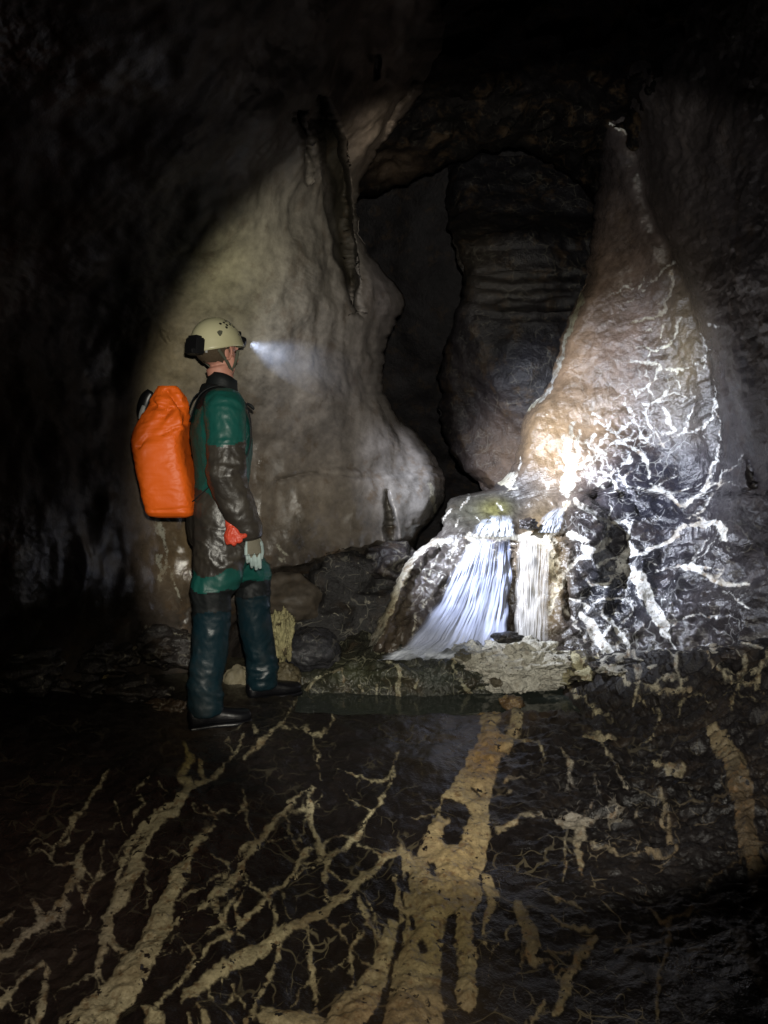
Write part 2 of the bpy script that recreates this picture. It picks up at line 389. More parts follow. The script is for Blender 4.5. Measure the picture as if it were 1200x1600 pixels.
back_sheet('cave_back_wall', [(300, 700), (350, 700), (400, 712), (440, 728), (470, 724), (520, 700), (570, 690), (640, 686), (690, 696), (730, 722), (770, 764), (900, 800)],
    [(700, 400, 5.9), (800, 400, 5.7), (900, 400, 5.8), (700, 600, 6.0), (800, 600, 5.55), (900, 600, 5.5), (780, 750, 5.6), (850, 750, 5.5), (760, 700, 5.8), (900, 250, 6.2), (700, 250, 6.3)],
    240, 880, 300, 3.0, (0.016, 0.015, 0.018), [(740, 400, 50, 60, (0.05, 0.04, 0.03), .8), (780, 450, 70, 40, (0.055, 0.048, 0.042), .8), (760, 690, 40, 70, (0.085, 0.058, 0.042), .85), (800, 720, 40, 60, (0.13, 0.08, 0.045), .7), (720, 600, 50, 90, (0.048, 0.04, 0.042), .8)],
    .5, 'dark wet bulge of rock with curved ribs between the black opening and the lit buttress', ribs=ribs)
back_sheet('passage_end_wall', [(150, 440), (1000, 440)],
    [(500, 300, 7.6), (750, 300, 8.3), (1000, 300, 7.6), (500, 800, 7.6), (700, 800, 7.4), (950, 800, 7.4), (700, 550, 8.6)],
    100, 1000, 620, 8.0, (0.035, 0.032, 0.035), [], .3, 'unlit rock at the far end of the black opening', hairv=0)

# --- roof --------------------------------------------------------------
xs = axis(-700, 1900, 380, 1080, 3.2, 30); rows = np.concatenate([-np.arange(12, 0, -1) * 3.0, np.arange(0, 330, 3.2), np.arange(330, 1100, 25)])
lip = np.interp(xs, [-700, 440, 540, 590, 640, 690, 740, 800, 860, 915, 950, 1000, 1900], [330, 330, 315, 300, 285, 262, 236, 232, 250, 300, 345, 340, 330])
lip = np.convolve(np.pad(lip, 3, 'edge'), np.ones(7) / 7, 'valid') + 8 * pn(np.stack([xs * .03, 0 * xs, 0 * xs + 2], -1)) + 3 * pn(np.stack([xs * .1, 0 * xs, 0 * xs + 2], -1))
X2, S2 = np.meshgrid(xs, rows); Y2 = lip[None] - np.abs(S2)
D2 = tps([(560, 300, 5.6), (700, 250, 5.35), (800, 230, 5.3), (930, 300, 5.6), (700, 150, 4.9), (850, 150, 4.8), (700, 50, 4.3), (850, 50, 4.2), (700, -100, 3.4), (900, -100, 3.4), (700, -500, 1.9), (900, -500, 1.9),
          (0, 200, 3.2), (0, -400, 1.6), (1500, 200, 3.2), (1500, -400, 1.6), (-700, -700, 1.0), (1900, -700, 1.0), (400, 0, 3.6), (1100, 0, 3.5)])(X2, Y2)
D2 += 0.35 * (1 - np.sqrt(np.maximum(0, 1 - (1 - np.clip(np.abs(S2) / 40, 0, 1)) ** 2))); D2 = np.where(S2 < 0, D2 - S2 / 3 * .12, D2)
D2 += 0.22 * sst(-.3, .4, fbm(np.stack([X2 * .008, Y2 * .012 + .004 * X2, 0 * X2], -1), 1, 3)) + 0.10 * sst(-.1, .3, pn(np.stack([X2 * .02 + Y2 * .015, Y2 * .02, 0 * X2 + 4], -1)))
D2 = np.maximum(D2, .8)
W2 = P(X2, Y2, D2); n2 = grid_normals(W2)
W2 = W2 + n2 * (0.06 * fbm(W2, 2.5, 3) + .03 * fbm(W2, 9, 4, .6))[..., None]; n2 = grid_normals(W2); p2, q2 = to_px(W2)
a2 = dict(vein=p2 * 0 - 20, rock_col=paint(p2, q2, (0.006, 0.0055, 0.006), [(650, 60, 60, 90, (0.075, 0.062, 0.056), .8), (760, 200, 80, 50, (0.028, 0.024, 0.02), .8), (850, 100, 80, 80, (0.02, 0.017, 0.018), .8), (620, 262, 44, 26, (0.12, 0.085, 0.06), .9), (740, 190, 90, 40, (0.010, 0.009, 0.009), .9), (900, 230, 60, 60, (0.008, 0.007, 0.007), .9)]),  # near-black roof: shade over the lip and arch put into the colour
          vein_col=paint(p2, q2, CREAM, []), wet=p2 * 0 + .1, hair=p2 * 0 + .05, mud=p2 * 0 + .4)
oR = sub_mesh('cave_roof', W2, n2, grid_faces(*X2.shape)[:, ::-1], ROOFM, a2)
tag(oR, 'rough dark rock roof closing over the passage above the black opening', 'cave roof', kind='structure')

# --- right wall, lit buttress and the rock steps under the waterfall ----
EDGE_R = np.array([(-700, 800), (-300, 880), (0, 897), (90, 903), (130, 912), (180, 926), (240, 940), (320, 930), (390, 921), (440, 914), (470, 900), (520, 878), (560, 866), (600, 856), (625, 840), (645, 818), (700, 811), (735, 802),
    (752, 778), (768, 768), (774, 706), (786, 698), (812, 694), (832, 690), (848, 668), (862, 648), (880, 634), (900, 622), (940, 606), (980, 588), (1010, 574), (1034, 556), (1060, 540), (1110, 530), (1300, 520)], float)
ysr = axis(-800, 1500, -20, 1110, 2.4, 24)
scr = np.concatenate([-np.arange(12, 0, -1) * 2.4, axis(0, 1500, 0, 700, 2.4, 22)])
S3, Y3 = np.meshgrid(scr, ysr)
e3 = np.interp(ysr, EDGE_R[:, 0], EDGE_R[:, 1]); e3 = np.convolve(np.pad(e3, 2, 'edge'), np.ones(5) / 5, 'valid')
e3 = e3 + 5 * pn(np.stack([ysr * .05, 0 * ysr, 0 * ysr + 6], -1)) + 3 * pn(np.stack([ysr * .15, 0 * ysr, 0 * ysr + 1], -1))
X3 = e3[:, None] + np.abs(S3)
ctrlR = [(900, 0, 4.9), (920, 100, 5.1), (960, 100, 4.95), (940, 300, 5.35), (960, 200, 5.15), (1000, 300, 5.05), (950, 450, 5.25), (1040, 430, 4.95), (900, 600, 5.2), (1000, 600, 4.98), (1090, 600, 4.72), (860, 700, 5.1),
         (950, 740, 4.88), (1090, 750, 4.6), (900, 780, 4.86), (830, 740, 5.05), (800, 780, 5.0), (720, 780, 5.05), (780, 806, 4.85), (860, 800, 4.8), (700, 840, 4.66), (760, 838, 4.6), (860, 832, 4.56), (660, 870, 4.62),
         (600, 1020, 4.17), (700, 1020, 4.2), (850, 1000, 4.22), (780, 920, 4.46), (700, 930, 4.42), (850, 900, 4.46), (640, 950, 4.40), (920, 860, 4.5), (950, 860, 4.5), (950, 950, 4.3), (1050, 900, 4.25), (1000, 1030, 4.1), (1150, 880, 3.95),
         (1200, 700, 3.85), (1200, 400, 3.75), (1150, 200, 4.0), (1200, 1000, 3.6), (1100, 1050, 3.9), (1400, 500, 2.8), (1600, 500, 2.0), (1600, 1000, 1.9), (1350, 1000, 2.9), (1200, 0, 3.3), (1000, -50, 4.4), (1400, -300, 2.2), (1000, -500, 2.9), (900, -700, 2.3),
         (600, 1200, 3.9), (900, 1250, 3.6), (1200, 1300, 3.0), (1600, 1400, 1.7), (2400, 600, .9), (2400, 0, .9), (2400, 1400, .9)]
D3 = tps(ctrlR)(X3, Y3)
D3 += 0.28 * (1 - np.sqrt(np.maximum(0, 1 - (1 - np.clip(np.abs(S3) / 26, 0, 1)) ** 2))) * (1 - 0.75 * sst(760, 800, Y3)); D3 = np.where(S3 < 0, D3 - S3 / 2.4 * .06, D3)
# nearer rock to the right of the buttress stands proud of it: step along the joint
jx = np.interp(Y3, [-800, 60, 110, 180, 260, 330, 400, 470, 540, 600, 680, 740, 800, 860, 1000], [920, 925, 935, 978, 1000, 1016, 1044, 1078, 1104, 1118, 1128, 1126, 1112, 1120, 1160])
jx = jx + 6 * pn(np.stack([Y3 * .04, 0 * Y3, 0 * Y3], -1))
D3 -= 0.26 * sst(-3, 44, X3 - jx) * (1 - sst(760, 900, Y3))
D3 += 0.06 * np.exp(-((X3 - jx) / 16) ** 2) * (1 - sst(760, 860, Y3))
def dent3(line, depth, soft):
    f = seg_field(X3 + 5 * pn(np.stack([X3 * .04, Y3 * .04, 0 * X3], -1)), Y3, [line], 60)
    return depth * sst(-soft, soft, f)
D3 += dent3([(795, 850, 6), (798, 920, 8), (800, 985, 8)], .06, 6)            # slot between the two falls
D3 += dent3([(872, 840, 4), (882, 900, 10), (890, 960, 12)], .05, 6)
D3 -= dent3([(905, 800, 40), (930, 830, 50), (935, 880, 40)], .14, 16)         # knob right of the lip
D3 -= dent3([(592, 1010, 18), (612, 950, 22), (634, 890, 22), (668, 858, 16)], .10, 10)   # flowstone rib on the left
D3 -= dent3([(640, 1010, 14), (660, 950, 14), (690, 900, 10)], .03, 8)
D3 -= dent3([(884, 790, 10), (930, 810, 12), (955, 822, 8)], .05, 6)
D3 += dent3([(900, 790, 3), (960, 760, 14), (1000, 800, 8)], .05, 9)
D3 += dent3([(1128, 560, 4), (1150, 640, 10), (1180, 760, 14)], .14, 12)
D3 = np.maximum(D3, .95)
W3 = P(X3, Y3, D3); n3 = grid_normals(W3)
am = 0.05 * fbm(W3, 2.0, 3) + 0.05 * fbm(W3, 5, 3, .55, seed=2) * (0.3 + sst(780, 860, Y3)) + 0.020 * (.3 + 1.1 * sst(740, 800, Y3)) * fbm(W3, 14, 4, .6, seed=12) + 0.004 * fbm(W3, 45, 3, seed=8)
# facetted blocks low on the right
am += 0.06 * sst(800, 900, Y3) * sst(880, 940, X3) * (np.abs(pn(W3 * 3.1 + 5)) * 2 - .4)
# water-worn flutes in the dark outer wall
am += 0.015 * sst(0, 30, X3 - jx) * fbm(W3 * [1, 1, 1.8], 5.5, 3, seed=40, ridged=True)
W3 = W3 + n3 * am[..., None] * np.clip(np.abs(S3) / 20, .3, 1)[..., None]
n3 = grid_normals(W3); p3, q3 = to_px(W3)
A_ = [[(775,85,12),(720,130,14),(660,185,8)],[(775,130,15),(770,200,18),(740,290,20),(700,330,20),(640,345,28),(570,365,12)],[(665,120,6),(640,180,7),(610,215,5)],
 [(810,330,8),(790,400,14),(760,450,18),(700,480,14),(650,460,12),(600,470,8)],[(590,530,14),(660,530,28),(720,550,24),(700,600,12),(660,640,12),(600,660,8)],[(750,560,12),(810,570,14),(860,545,8),(870,500,5)],
 [(600,655,8),(620,700,13),(680,720,17),(730,690,14),(755,620,9),(760,590,6)],[(660,730,16),(645,770,16),(670,810,14),(690,850,10),(730,890,13),(740,940,8)],[(730,740,24),(760,790,28),(780,840,18),(730,860,8)],
 [(860,660,4),(870,720,6),(840,780,9),(820,850,15),(900,835,18),(950,780,11),(965,690,8),(960,600,5)],[(815,850,10),(740,890,10),(640,890,9),(600,920,6)],[(560,890,16),(620,930,28),(660,980,20),(670,1050,12)],
 [(670,1080,14),(720,1100,26),(780,1140,26),(800,1180,20),(870,1140,20),(920,1110,18),(940,1010,18),(970,970,14),(985,860,10),(980,780,8),(960,700,6)],[(840,1220,8),(910,1195,10),(960,1110,10),(1000,1060,8),(990,1000,5)],
 [(440,1440,12),(520,1400,12),(600,1390,22),(680,1370,24),(760,1330,24),(830,1260,30),(900,1260,38),(960,1240,40),(1000,1280,38),(1010,1320,24)],[(690,1465,5),(800,1450,7),(830,1430,16),(920,1450,16),(1000,1470,8)],
 [(500,1030,10),(520,1100,13),(560,1150,12)],[(530,1010,10),(560,1070,13),(600,1100,10)],[(430,800,14),(520,840,14),(600,800,9)],[(400,1000,12),(450,940,12),(520,890,14),(560,890,12)],
 [(400,1060,6),(480,1110,7),(530,1120,4)],[(610,1000,7),(560,1040,8)],[(420,760,12),(470,790,14),(500,850,14)],[(380,880,16),(430,930,14),(480,940,8)],[(560,720,10),(600,760,12),(590,800,10)],[(430,850,14),(400,900,18)],
 [(650,400,8),(680,380,8),(690,420,6)],[(740,360,10),(720,420,8)],[(900,400,6),(930,480,8),(920,560,6)],[(930,370,14),(980,380,10)],[(620,1090,8),(660,1110,10),(700,1090,8)],[(700,850,6),(640,870,8),(560,880,10)],
 [(400,960,14),(360,1000,20)],[(480,860,16),(440,900,12),(420,980,10)],[(500,780,10),(480,830,14),(540,870,14)],[(590,960,8),(530,1010,8),(470,1040,8)]]
B_ = [[(870,290,24),(895,310,40),(920,340,52),(950,400,46),(990,470,36),(1010,520,14)],[(740,440,22),(780,500,34),(820,560,26)],[(800,430,9),(840,480,14),(870,520,22),(890,560,8)],[(680,420,7),(720,460,8)],[(700,390,9),(760,420,12)],
 [(850,310,16),(890,240,14),(880,150,12),(820,160,8)],[(750,240,32),(800,230,22),(830,200,10)],[(700,190,30),(750,210,20)],[(660,250,10),(680,330,14),(660,380,12)],[(905,240,12),(870,250,12),(830,300,10)],
 [(1000,300,6),(1040,290,10),(1100,300,14),(1150,330,16),(1200,350,12),(1260,345,8)],[(1180,370,5),(1260,420,8)],[(690,310,10),(720,270,12),(770,260,16)],[(700,440,5),(745,520,6)],[(780,400,7),(850,390,8),(900,400,8)],[(760,340,6),(820,350,8),(860,300,9)],
 [(830,470,8),(800,520,8)],[(870,500,14),(850,540,12)],[(1010,480,4),(1080,440,6),(1160,450,4)],[(1010,520,6),(1040,560,8)]]
C_ = [[(370,240,22),(330,340,26),(290,450,22),(260,560,24),(230,630,16)],[(290,850,22),(300,930,34),(320,1000,60),(300,1100,60)],[(340,1150,34),(400,1190,24),(480,1250,18),(560,1240,8)],[(330,800,14),(310,900,24)],[(100,740,30),(190,700,16),(230,640,14)],[(195,1050,6),(220,1130,8)],[(95,960,6),(80,1040,10),(40,1080,18)],[(360,840,10),(340,960,30)],[(300,1160,30),(280,1200,16)]]
D_ = [[(50,580,34),(75,530,44),(100,480,46),(130,420,48),(160,350,46),(180,300,50),(205,255,44),(250,220,40),(330,205,18)],[(262,150,10),(258,180,8)],[(395,45,8),(385,80,14),(360,110,10)],[(330,110,16),(300,155,12)],[(345,140,22),(350,170,14)],
 [(460,10,40),(510,20,34),(530,0,20)],[(500,60,22),(530,40,14)],[(380,195,20),(420,205,46),(470,195,34),(540,200,26),(600,195,24),(660,185,20)],[(400,240,60),(440,260,50),(480,255,30)],[(430,300,30),(445,360,22)],[(600,210,60),(640,220,40),(650,300,22),(650,370,18),(640,440,22)],
 [(300,230,6),(280,260,12),(260,320,10)],[(245,330,10),(280,350,8)],[(270,390,8),(240,420,12)],[(220,440,14),(205,520,10)],[(350,210,10),(330,260,12)],[(560,210,16),(575,320,10)],[(240,270,8),(225,330,7)],[(440,200,20),(450,240,20)],[(520,0,14),(540,50,10)],[(410,130,8),(425,160,8)],
 [(470,90,22),(485,110,12)],[(590,240,24),(595,330,24),(590,420,18)],[(620,60,5),(640,110,6)]]
D_ = [[(x, y, w * (.42 if L_[0][1] < 185 and w < 24 else .62 if w < 17 else .9)) for x, y, w in L_] for L_ in D_]
linesR = conv(A_, 780, 380, 1 / 2.857) + conv(B_, 540, 740, .5) + conv(C_, 780, 380, 1 / 2.857) + conv(D_, 540, 740, .5)
linesR = [[(x, y, w * .66 + .4) for x, y, w in L_] if i_ < len(A_) else L_ for i_, L_ in enumerate(linesR)]
linesR += [[(903, 95, 5), (908, 120, 7), (922, 150, 6), (932, 176, 7)], [(932, 176, 4), (950, 190, 4), (975, 206, 4)]]
linesR += [b_ for b_ in branches(linesR[:len(A_) + len(B_)], 90, 5, 3.2, 15, 60)]
wq = np.stack([p3 * .06, q3 * .06, 0 * p3], -1); wq2 = np.stack([p3 * .19, q3 * .19, 0 * p3 + 3], -1)
wx = 5 * pn(wq) + 2.2 * pn(wq2); wy = 5 * pn(wq + 31) + 2.2 * pn(wq2 + 31)
vein3, vid3 = seg_field(p3 + wx, q3 + wy, linesR, 20, ids=True)
W3 = W3 - n3 * (0.003 * sst(-1.5, 2.5, vein3))[..., None] * -1
n3 = grid_normals(W3)
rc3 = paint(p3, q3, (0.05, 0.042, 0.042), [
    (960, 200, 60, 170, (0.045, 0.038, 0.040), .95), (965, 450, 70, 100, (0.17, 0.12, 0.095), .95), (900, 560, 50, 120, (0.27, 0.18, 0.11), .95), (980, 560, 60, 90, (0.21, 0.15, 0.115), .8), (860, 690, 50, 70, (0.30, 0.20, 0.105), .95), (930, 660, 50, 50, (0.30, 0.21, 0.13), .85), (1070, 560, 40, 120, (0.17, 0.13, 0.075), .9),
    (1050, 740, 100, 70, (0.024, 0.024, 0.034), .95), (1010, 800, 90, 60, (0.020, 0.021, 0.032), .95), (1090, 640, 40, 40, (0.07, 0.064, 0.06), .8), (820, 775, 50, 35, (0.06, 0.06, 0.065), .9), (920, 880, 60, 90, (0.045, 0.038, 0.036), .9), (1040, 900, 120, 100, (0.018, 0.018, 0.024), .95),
    (950, 940, 70, 80, (0.018, 0.02, 0.028), .9), (1190, 400, 90, 600, (0.014, 0.012, 0.014), .97), (1190, 950, 120, 120, (0.03, 0.026, 0.027), .9), (740, 900, 70, 60, (0.10, 0.09, 0.08), .8), (845, 900, 30, 90, (0.42, 0.29, 0.13), .9), (610, 970, 40, 90, (0.10, 0.075, 0.05), .9), (940, 1020, 120, 40, (0.035, 0.03, 0.028), .9), (740, 800, 60, 34, (0.05, 0.048, 0.035), .9), (775, 795, 22, 14, (0.16, 0.15, 0.05), .8)])  # outer right wall: its shadow is darkened into the colour
vc3 = paint(p3, q3, WHITE, [(610, 950, 60, 90, (0.62, 0.54, 0.36), 1), (760, 850, 60, 30, CREAM, 1), (900, 480, 40, 110, (0.50, 0.45, 0.27), 1), (890, 720, 40, 60, (0.80, 0.70, 0.50), .9), (850, 900, 40, 80, (0.58, 0.46, 0.24), 1), (1000, 500, 60, 60, (0.62, 0.56, 0.40), .7), (830, 650, 30, 40, (0.46, 0.42, 0.27), .9), (770, 750, 40, 40, (0.6, 0.56, 0.42), 1),
    (1050, 560, 40, 60, (0.66, 0.62, 0.45), .8), (700, 820, 50, 50, (0.5, 0.48, 0.42), .9), (1190, 860, 60, 60, (0.5, 0.45, 0.3), 1)])
hair3 = (0.40 * np.exp(-(((p3 - 985) / 95) ** 2 + ((q3 - 690) / 120) ** 2)) + 0.3 * np.exp(-(((p3 - 950) / 90) ** 2 + ((q3 - 900) / 80) ** 2)) + .15 * sst(900, 1000, q3) * sst(850, 950, p3) + .5 * np.exp(-(((p3 - 700) / 60) ** 2 + ((q3 - 920) / 70) ** 2)) + .12 * np.exp(-(((p3 - 1170) / 60) ** 2 + ((q3 - 900) / 150) ** 2)))
mud3 = .45 * np.exp(-(((p3 - 930) / 80) ** 2 + ((q3 - 520) / 200) ** 2)) + .10
outer = sst(0, 30, p3 - np.interp(q3, [-800, 60, 180, 330, 470, 600, 740, 860, 1000], [920, 925, 978, 1016, 1078, 1118, 1126, 1130, 1170]))
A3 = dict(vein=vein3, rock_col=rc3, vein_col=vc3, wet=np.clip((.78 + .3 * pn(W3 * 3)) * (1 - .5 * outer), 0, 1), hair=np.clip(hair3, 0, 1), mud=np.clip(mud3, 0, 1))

def carve(root, w, nrm, shape, field, ids, lines, groups, mat, attrs, flip, min_faces=60):
    """split the wall's grid: every broad mineral vein is a part of its own, the rest is the wall's own mesh"""
    f4 = grid_faces(*shape); fl = field.ravel()[f4].max(1); fi = ids.ravel()[f4]
    best = np.take_along_axis(fi, field.ravel()[f4].argmax(1)[:, None], 1)[:, 0]
    isv = fl > 0.2
    rest = ~isv; parts = []
    if flip: f4 = f4[:, ::-1]
    for gname, lst in groups:
        for li in lst:
            q = isv & (best == li)
            if q.sum() < min_faces: rest |= q; isv &= ~q; continue
            parts.append((gname, f4[q]))
    used = np.zeros(len(f4), bool)
    inp = set(li for _, lst in groups for li in lst); rest |= isv & ~np.isin(best, list(inp)); allr = f4[rest]
    o = sub_mesh(root, w, nrm, allr, mat, attrs)
    for gname, fq in parts: sub_mesh(gname, w, nrm, fq, mat, attrs, parent=o)
    return o
nA, nB, nC, nD = len(A_), len(B_), len(C_), len(D_)
grp = [('calcite_vein', list(range(0, nA + nB)) + [nA + nB + nC + nD, nA + nB + nC + nD + 1]), ('flowstone', list(range(nA + nB, nA + nB + nC + nD)))]
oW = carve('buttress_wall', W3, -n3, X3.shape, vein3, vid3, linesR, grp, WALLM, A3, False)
tag(oW, 'wet rock buttress lit by the headlamp, brown above and dark with white veins below, beside the waterfall', 'cave wall', kind='structure')

# --- floor ---------------------------------------------------------------
def hfloor(X, Y):
    h = 0.135 * sst(1.9, 3.3, Y)
    h = h + 0.50 * sst(0.95, 2.3, X) * sst(1.5, 3.6, Y) + 0.22 * sst(1.0, 1.4, X) * sst(3.3, 4.1, Y)
    h = h + 0.35 * sst(-1.0, -2.6, X) * 1.0
    h = h - 0.16 * sst(-.50, -.30, X) * sst(1.02, .86, X) * sst(3.60, 3.70, Y)
    return h
ysf = axis(1030, 3600, 1034, 1640, 2.2, 40); xsf = axis(-1500, 2700, -30, 1230, 2.6, 40)
X4, Y4 = np.meshgrid(xsf, ysf)
cx = (X4 - 600) / F; cy = (800 - Y4) / F; ty = CT + cy * ST; tz = (-ST + cy * CT) / ty; tx = cx / ty
D4 = np.full(X4.shape, 3.0)
for _ in range(30):
    h = hfloor(tx * D4, D4); D4 = D4 * .5 + .5 * np.clip((CAMZ - h) / -tz, 0.2, 5.2)
W4 = P(X4, Y4, D4)
F2 = [[(580,200,16),(590,260,26),(565,310,30),(600,340,34),(540,400,44),(480,450,48),(430,560,46),(400,650,52),(340,740,52),(325,800,46),(330,840,26),(300,880,15),(305,930,13),(315,965,8)],[(340,800,32),(385,850,26),(410,880,16)],[(480,420,18),(410,510,22),(380,580,22),(365,630,12)],[(620,260,18),(635,310,16)],
 [(620,330,16),(690,290,13),(730,240,11),(770,180,7)],[(650,470,14),(610,530,22),(570,610,40),(520,700,58),(490,780,84),(460,860,100),(400,950,116),(340,1020,124),(270,1080,140),(180,1160,160)],[(940,60,6),(880,140,9),(800,220,12),(760,260,8)],
 [(965,350,9),(900,400,20),(830,480,20),(775,550,22),(745,610,30),(690,670,32),(640,720,22),(560,760,18),(520,790,25)],[(970,520,18),(930,570,18),(880,640,20),(820,700,22),(770,760,24),(700,820,24),(650,860,14),(560,960,13),(490,1040,11)],
 [(1266,528,16),(1250,522,26),(1230,540,26),(1200,560,28),(1130,630,36),(1060,700,42),(980,750,40),(900,790,40),(820,850,48),(740,890,44),(660,940,38),(590,1000,40),(570,1015,22)],[(975,340,9),(965,420,16),(990,500,20),(1025,560,24),(1015,600,16),(1020,690,11)],
 [(1200,380,7),(1140,440,9),(1080,510,12),(1025,550,11),(950,590,7),(870,640,7)],[(1015,570,11),(1060,620,9),(1110,640,9)],[(960,780,12),(970,860,14),(985,980,16),(990,1070,9)],[(1135,800,9),(1100,840,16),(1095,950,13)],[(1115,690,9),(1150,760,12),(1180,830,14)],
 [(880,830,12),(850,930,14),(790,1030,20),(770,1080,22)],[(770,600,9),(790,650,9),(840,690,12),(860,740,12),(860,800,9)],[(740,660,9),(700,750,12),(660,810,8)],[(670,690,15),(690,770,15),(720,830,9)],[(655,555,6),(700,570,9),(715,600,6)],[(700,600,4),(640,660,5),(560,695,6)],
 [(290,490,7),(245,550,18),(250,590,24),(230,640,22),(200,700,26),(150,760,32),(100,790,30),(50,840,30),(0,870,28),(-60,910,30)],[(105,700,12),(140,780,34)],[(40,740,9),(0,775,15),(-30,800,10)],[(130,890,15),(60,950,15),(0,1000,24),(-60,1050,24)],
 [(340,290,7),(290,370,12),(240,440,14),(190,510,10),(150,570,6)],[(470,300,5),(430,350,7),(450,390,9),(410,450,6)],[(880,155,4),(970,160,4),(975,190,4),(1000,260,4),(1000,310,3)],[(795,150,5),(800,190,4)],[(240,840,12),(200,890,14)],[(150,900,16),(130,1000,22),(110,1080,18)],
 [(440,1030,12),(480,1080,60),(500,1140,80)],[(590,1060,16),(600,1120,20)],[(820,1050,60),(900,1060,70),(1000,1075,70)],[(450,590,5),(465,700,7),(460,720,5)],[(320,600,6),(265,680,9),(260,720,6)],[(1010,750,5),(1090,830,7)],[(560,800,4),(600,880,6),(560,980,4)],[(760,350,4),(765,450,6),(800,500,7)],[(800,500,4),(940,500,4)],[(1120,500,5),(1200,560,7)],
 [(500,340,5),(520,360,5)],[(360,380,5),(380,440,6),(350,470,5)],[(620,1030,10),(640,1080,30)],[(1160,900,10),(1100,980,14),(1060,1060,16)],[(730,950,6),(760,1030,8)],[(640,400,4),(680,440,4),(640,480,4)]]
G2 = [[(415,70,40),(410,180,80),(395,230,110),(370,290,120),(340,360,150),(320,450,210),(290,540,230),(260,620,170),(225,700,130),(215,780,130),(200,880,160),(190,990,200)],[(470,60,30),(490,120,40),(450,190,60)],[(360,600,70),(335,690,56),(345,800,60),(345,920,66)],[(150,480,16),(180,500,50),(190,580,60),(200,640,70)],[(140,560,10),(150,640,18),(180,680,24)],[(130,700,34),(110,800,60),(60,890,100),(0,970,130)],
 [(430,435,13),(500,410,12),(560,390,9),(600,410,10)],[(590,410,20),(660,420,44),(740,400,22),(800,370,12)],[(670,440,34),(660,500,20),(670,580,7)],[(700,470,6),(800,520,8),(860,520,7),(940,515,7),(930,480,10),(900,420,16),(915,360,14),(890,330,6)],[(580,680,9),(640,720,18),(700,715,12)],[(490,650,34),(520,720,56),(540,800,50)],
 [(1040,160,40),(1100,240,70),(1130,360,70),(1140,480,56),(1180,600,70),(1200,700,60)],[(1120,740,60),(1180,830,70),(1230,900,60)],[(920,690,14),(920,760,11),(890,830,12),(880,980,9)],[(560,605,5),(680,670,6)],[(850,650,6),(900,690,9),(980,665,6),(1060,640,5)],[(700,740,24),(640,840,36),(600,940,24)],[(760,770,6),(900,740,7)],
 [(600,200,6),(640,260,7),(630,340,5)],[(750,240,6),(800,330,6)],[(150,200,4),(120,320,5),(80,380,7),(0,470,6)],[(480,180,10),(540,190,8),(560,240,8)],[(450,290,12),(520,290,8)],[(680,170,24),(760,180,18)],[(880,250,20),(960,270,14)],[(40,600,6),(80,680,8),(100,760,8)],[(620,460,6),(620,580,6)],[(400,560,30),(420,620,30),(390,740,14)],[(560,920,10),(520,980,10)]]
holes = conv([[(300,375,60),(330,400,50),(300,450,50)],[(240,520,24),(250,560,20)],[(170,600,26),(175,560,12)],[(188,695,24),(190,720,10)],[(218,770,26)  ,(220,780,24)],[(435,130,22),(450,150,18)],[(300,690,30),(290,800,34),(300,930,40)],[(410,500,16),(405,520,14)],[(360,320,8),(370,330,8)],[(250,390,14),(265,380,10)]], 540, 1060, .55)
linesF = conv(F2, 0, 1060, .5) + conv(G2, 540, 1060, .55)
linesF = [[(x, y, w * .86) for x, y, w in L_] for L_ in linesF]
linesF += [[(1046, 1000, 12), (1056, 1050, 12), (1070, 1090, 9), (1060, 1130, 6)], [(930, 1030, 8), (960, 1062, 8), (1010, 1080, 7), (1080, 1076, 6)], [(985, 1020, 6), (1000, 1060, 7), (990, 1110, 6)], [(1100, 1030, 6), (1130, 1070, 7), (1190, 1090, 6)], [(1150, 1000, 5), (1165, 1050, 6), (1140, 1120, 7)], [(870, 1070, 6), (910, 1100, 7), (960, 1130, 5)], [(1210, 1020, 8), (1180, 1080, 8)]]
linesF[-7:] = [[(x, y, w * .62) for x, y, w in L_] for L_ in linesF[-7:]]
nF = len(linesF); linesF += branches(linesF, 120, 9, 5.0, 30, 120)
wq = np.stack([X4 * .035, Y4 * .035, 0 * X4], -1); wq2 = np.stack([X4 * .11, Y4 * .11, 0 * X4 + 3], -1)
wx = 6 * pn(wq) + 4 * pn(wq2); wy = 6 * pn(wq + 31) + 4 * pn(wq2 + 31)
veinF, vidF = seg_field(X4 + wx, Y4 + wy, linesF, 26, ids=True)
hf = seg_field(X4 + wx, Y4 + wy, holes, 26)
veinF = np.minimum(veinF, -hf)
near = sst(1150, 1500, Y4)
rel = 0.030 * fbm(W4, 2.6, 3) + 0.016 * fbm(W4, 8, 3, .55, seed=6) + 0.004 * fbm(W4, 24, 3, seed=3)
